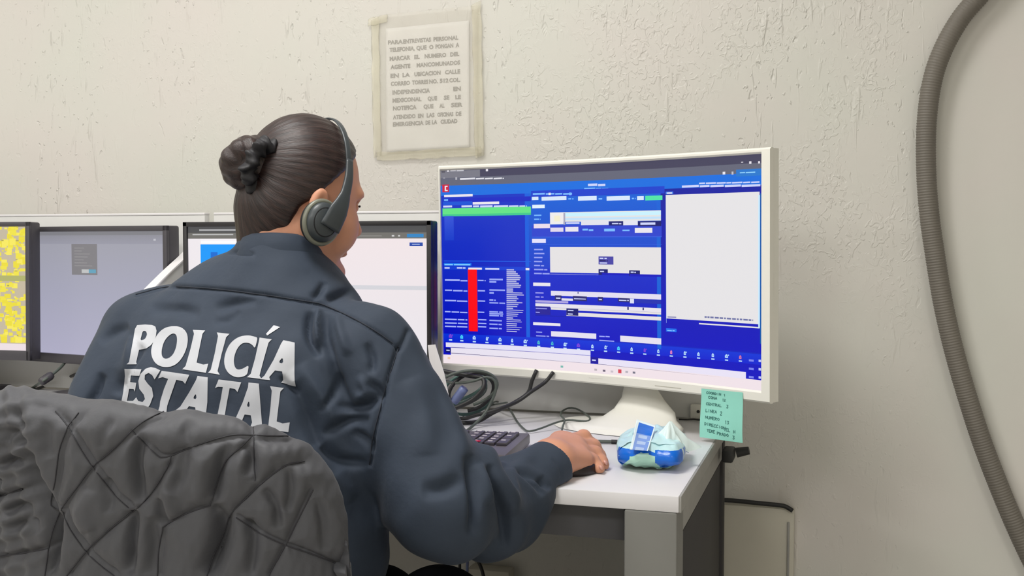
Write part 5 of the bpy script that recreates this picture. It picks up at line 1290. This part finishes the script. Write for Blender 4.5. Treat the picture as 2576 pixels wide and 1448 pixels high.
valleys = [(zq([(885, 360), (870, 520), (880, 680), (890, 800)]), .016, 16), (zq([(850, 850), (840, 1000), (830, 1257)]), .016, 15), (zq([(150, 430), (190, 600), (260, 800), (315, 960), (310, 1257)]), .018, 17), (zq([(1375, 810), (1420, 950), (1400, 1100), (1330, 1257)]), .020, 24),
 (zq([(1480, 390), (1420, 520), (1370, 760)]), .010, 12), (zq([(1590, 370), (1620, 480), (1600, 620)]), .010, 12), (zq([(660, 640), (690, 760), (700, 860)]), .007, 14), (zq([(1020, 760), (1030, 850), (1040, 950)]), .009, 14), (zq([(970, 880), (980, 1050), (960, 1257)]), .008, 14),
 (zq([(1720, 700), (1790, 820), (1800, 960)]), .009, 12), (zq([(1880, 560), (1890, 700), (1850, 850)]), .008, 13), (zq([(1600, 900), (1640, 1050), (1610, 1257)]), .010, 15), (zq([(2060, 760), (2100, 900), (2110, 1100)]), .007, 16), (zq([(100, 160), (95, 240), (150, 300)]), .010, 9), (zq([(30, 400), (80, 330), (140, 420)]), .012, 12),
 (zq([(0, 560), (60, 500), (130, 560)]), .010, 12), (zq([(20, 860), (110, 800), (180, 880)]), .012, 14), (zq([(60, 980), (160, 900), (240, 980)]), .010, 14), (zq([(1180, 420), (1170, 600), (1100, 720)]), .007, 18), (zq([(1290, 480), (1300, 650), (1260, 800)]), -.006, 20), (zq([(1100, 560), (1080, 750), (1120, 900)]), -.006, 18),
 (zq([(560, 700), (520, 850), (560, 980)]), -.006, 24), (zq([(740, 230), (660, 330), (640, 440)]), .005, 12), (zq([(300, 260), (290, 400), (310, 500)]), .006, 14), (zq([(190, 130), (240, 150), (330, 150)]), .004, 9), (zq([(1240, 250), (1200, 330), (1210, 400)]), .004, 12)]
md = np.full(len(V), 1e9)
for l in seams:
    d, t = pdist(pp, l); md = np.minimum(md, d)
puff = .0085*(1-np.exp(-(md/30)**1.2))-.0025*np.exp(-(md/4)**2)-.0075
for l, dep, wd_ in valleys:
    d, t = pdist(pp, l); puff -= dep*np.exp(-(d/wd_)**2)*np.clip(5*t*(1-t), 0, 1)**.5
cr = .0009*np.sin(pp[:, 0]*.045+np.sin(pp[:, 1]*.03)*2.2)*np.sin(pp[:, 1]*.021+pp[:, 0]*.01)+.0004*np.sin(pp[:, 0]*.23+pp[:, 1]*.04)*np.sin(pp[:, 1]*.06)
lf = np.clip((120-pp[:, 0])/90, 0, 1); cr += lf*.0045*np.sin(pp[:, 0]*.09+pp[:, 1]*.07)*np.sin(pp[:, 1]*.085-pp[:, 0]*.05+1)
V = V+N_*(puff+cr)[:, None]
V = relax(V, Q, 1, .5)
# inner side, so the cloth has thickness
Vi = V-N_*.009; nV = len(V); Qi = Q[:, ::-1]+nV
rim = []
for i in range(nS-1):
    rim.append((i*nF, nV+i*nF, nV+(i+1)*nF, (i+1)*nF)); k = nF-1; rim.append((i*nF+k, (i+1)*nF+k, nV+(i+1)*nF+k, nV+i*nF+k))
for j in range(nF-1):
    rim.append((j, j+1, nV+j+1, nV+j)); b_ = (nS-1)*nF; rim.append((b_+j, nV+b_+j, nV+b_+j+1, b_+j+1))
qc = np_mesh('quilted_coat', np.concatenate([V, Vi]), np.concatenate([Q, Qi, np.array(rim)]), M['quilt'])
bvc = BVHTree.FromPolygons([Vector(v) for v in V], [tuple(q) for q in Q.tolist()]); VS = []; FS = []
for l in seams:
    row = []
    for x, y in l:
        d_ = Vector(rayd(x, y)); hit, n_, i_, dd_ = bvc.ray_cast(Vector(CAM), d_.normalized())
        if hit is None: continue
        n_ = n_ if n_.dot(d_) < 0 else -n_; row.append(np.array(hit+n_*.0005))
    if len(row) < 4: continue
    T_ = np.gradient(np.array(row), axis=0); k0 = len(VS)
    for p_, t_ in zip(row, T_):
        t_ = nrm(t_); a1 = nrm(np.cross(t_, cnn)); a2 = np.cross(t_, a1)
        for k in range(6): VS.append(p_+.0007*(math.cos(k*math.pi/3)*a1+math.sin(k*math.pi/3)*a2))
    for i in range(len(row)-1):
        for k in range(6): FS.append((k0+i*6+k, k0+i*6+(k+1) % 6, k0+i*6+6+(k+1) % 6, k0+i*6+6+k))
from_arrays('quilt_stitching', VS, FS, M['coat_thread'], qc)
tag(qc, 'grey diamond quilted coat draped over the chair back in front', 'coat')
# piping along the double seam
ch = empty('office_chair', tuple(cw(-.22, 0, 0)*np.array([1, 1, 0])), 'black office chair holding the quilted coat, behind the seated person', 'chair')
mid = (S0+S1)/2
bm = bmesh.new(); g = []; nx_, nz_ = 24, 24
for side in (1, -1):
    for i in range(nx_+1):
        for j in range(nz_+1):
            u = -1+2*i/nx_; v = -1+2*j/nz_; s = mid-.01+.150*u*(1-.08*v*v); T = np.interp(s, ss[::1] if ss[0] < ss[-1] else ss[::-1], hh_ if ss[0] < ss[-1] else hh_[::-1])-.060
            h = -.36+(T+.36)*(v+1)/2; e = max(abs(u), abs(v))**6; g.append(bm.verts.new(Vector(cw(s, h, side*.010*(1-e)*1.0-.9*(s-mid)**2))))
K = (nx_+1)*(nz_+1)
for i in range(nx_):
    for j in range(nz_):
        a = i*(nz_+1)+j
        for off, fl in ((0, 0), (K, 1)):
            f4 = [g[off+a], g[off+a+nz_+1], g[off+a+nz_+2], g[off+a+1]]; bm.faces.new(f4[::-1] if fl else f4)
bmesh.ops.remove_doubles(bm, verts=bm.verts, dist=.0004)
from_bm('backrest', bm, M['chair'], ch, True, 80)
seatc = cw(mid+.02, 0, -.30); seatc[2] = .40
SR = Matrix.Rotation(math.atan2(ca[1], ca[0]), 3, 'Z')
box('seat', Vector(seatc), (.46, .46, .075), M['chair'], ch, SR, .03)
bm = bmesh.new(); b0_ = cw(mid, -.34, -.03); bm_cyl(bm, b0_, (b0_[0]-cnn[0]*.02, b0_[1]-cnn[1]*.02, .42), .02); bm_cyl(bm, (b0_[0]-cnn[0]*.02, b0_[1]-cnn[1]*.02, .345), (seatc[0], seatc[1], .345), .02); from_bm('back_support', bm, M['chrome'], ch, True)
cyl('gas_lift', (seatc[0], seatc[1], .10), (seatc[0], seatc[1], .37), .025, M['chrome'], ch)
for k in range(5):
    a = math.radians(72*k+20); e = np.array([seatc[0]+.28*math.cos(a), seatc[1]+.28*math.sin(a), .075]); cyl('base_leg', (seatc[0], seatc[1], .10), e, .022, M['chair'], ch, r2=.014)
    cw_ = cyl('caster', e+np.array([-.012*math.sin(a), .012*math.cos(a), -.047]), e+np.array([.012*math.sin(a), -.012*math.cos(a), -.047]), .027, M['black'], ch)
for sd_ in (1, -1):
    q0 = seatc+ca*.25*sd_; pts = [q0+np.array([0, 0, -.03]), q0+ca*.02*sd_+np.array([0, 0, .05]), q0+ca*.02*sd_+np.array([0, 0, .165])]
    tube('armrest_post', pts, .014, M['chair'], ch); 
    box('armrest_pad', Vector(q0+ca*.02*sd_+np.array([0, 0, .18])), (.055, .22, .022), M['chair'], ch, SR, .009)
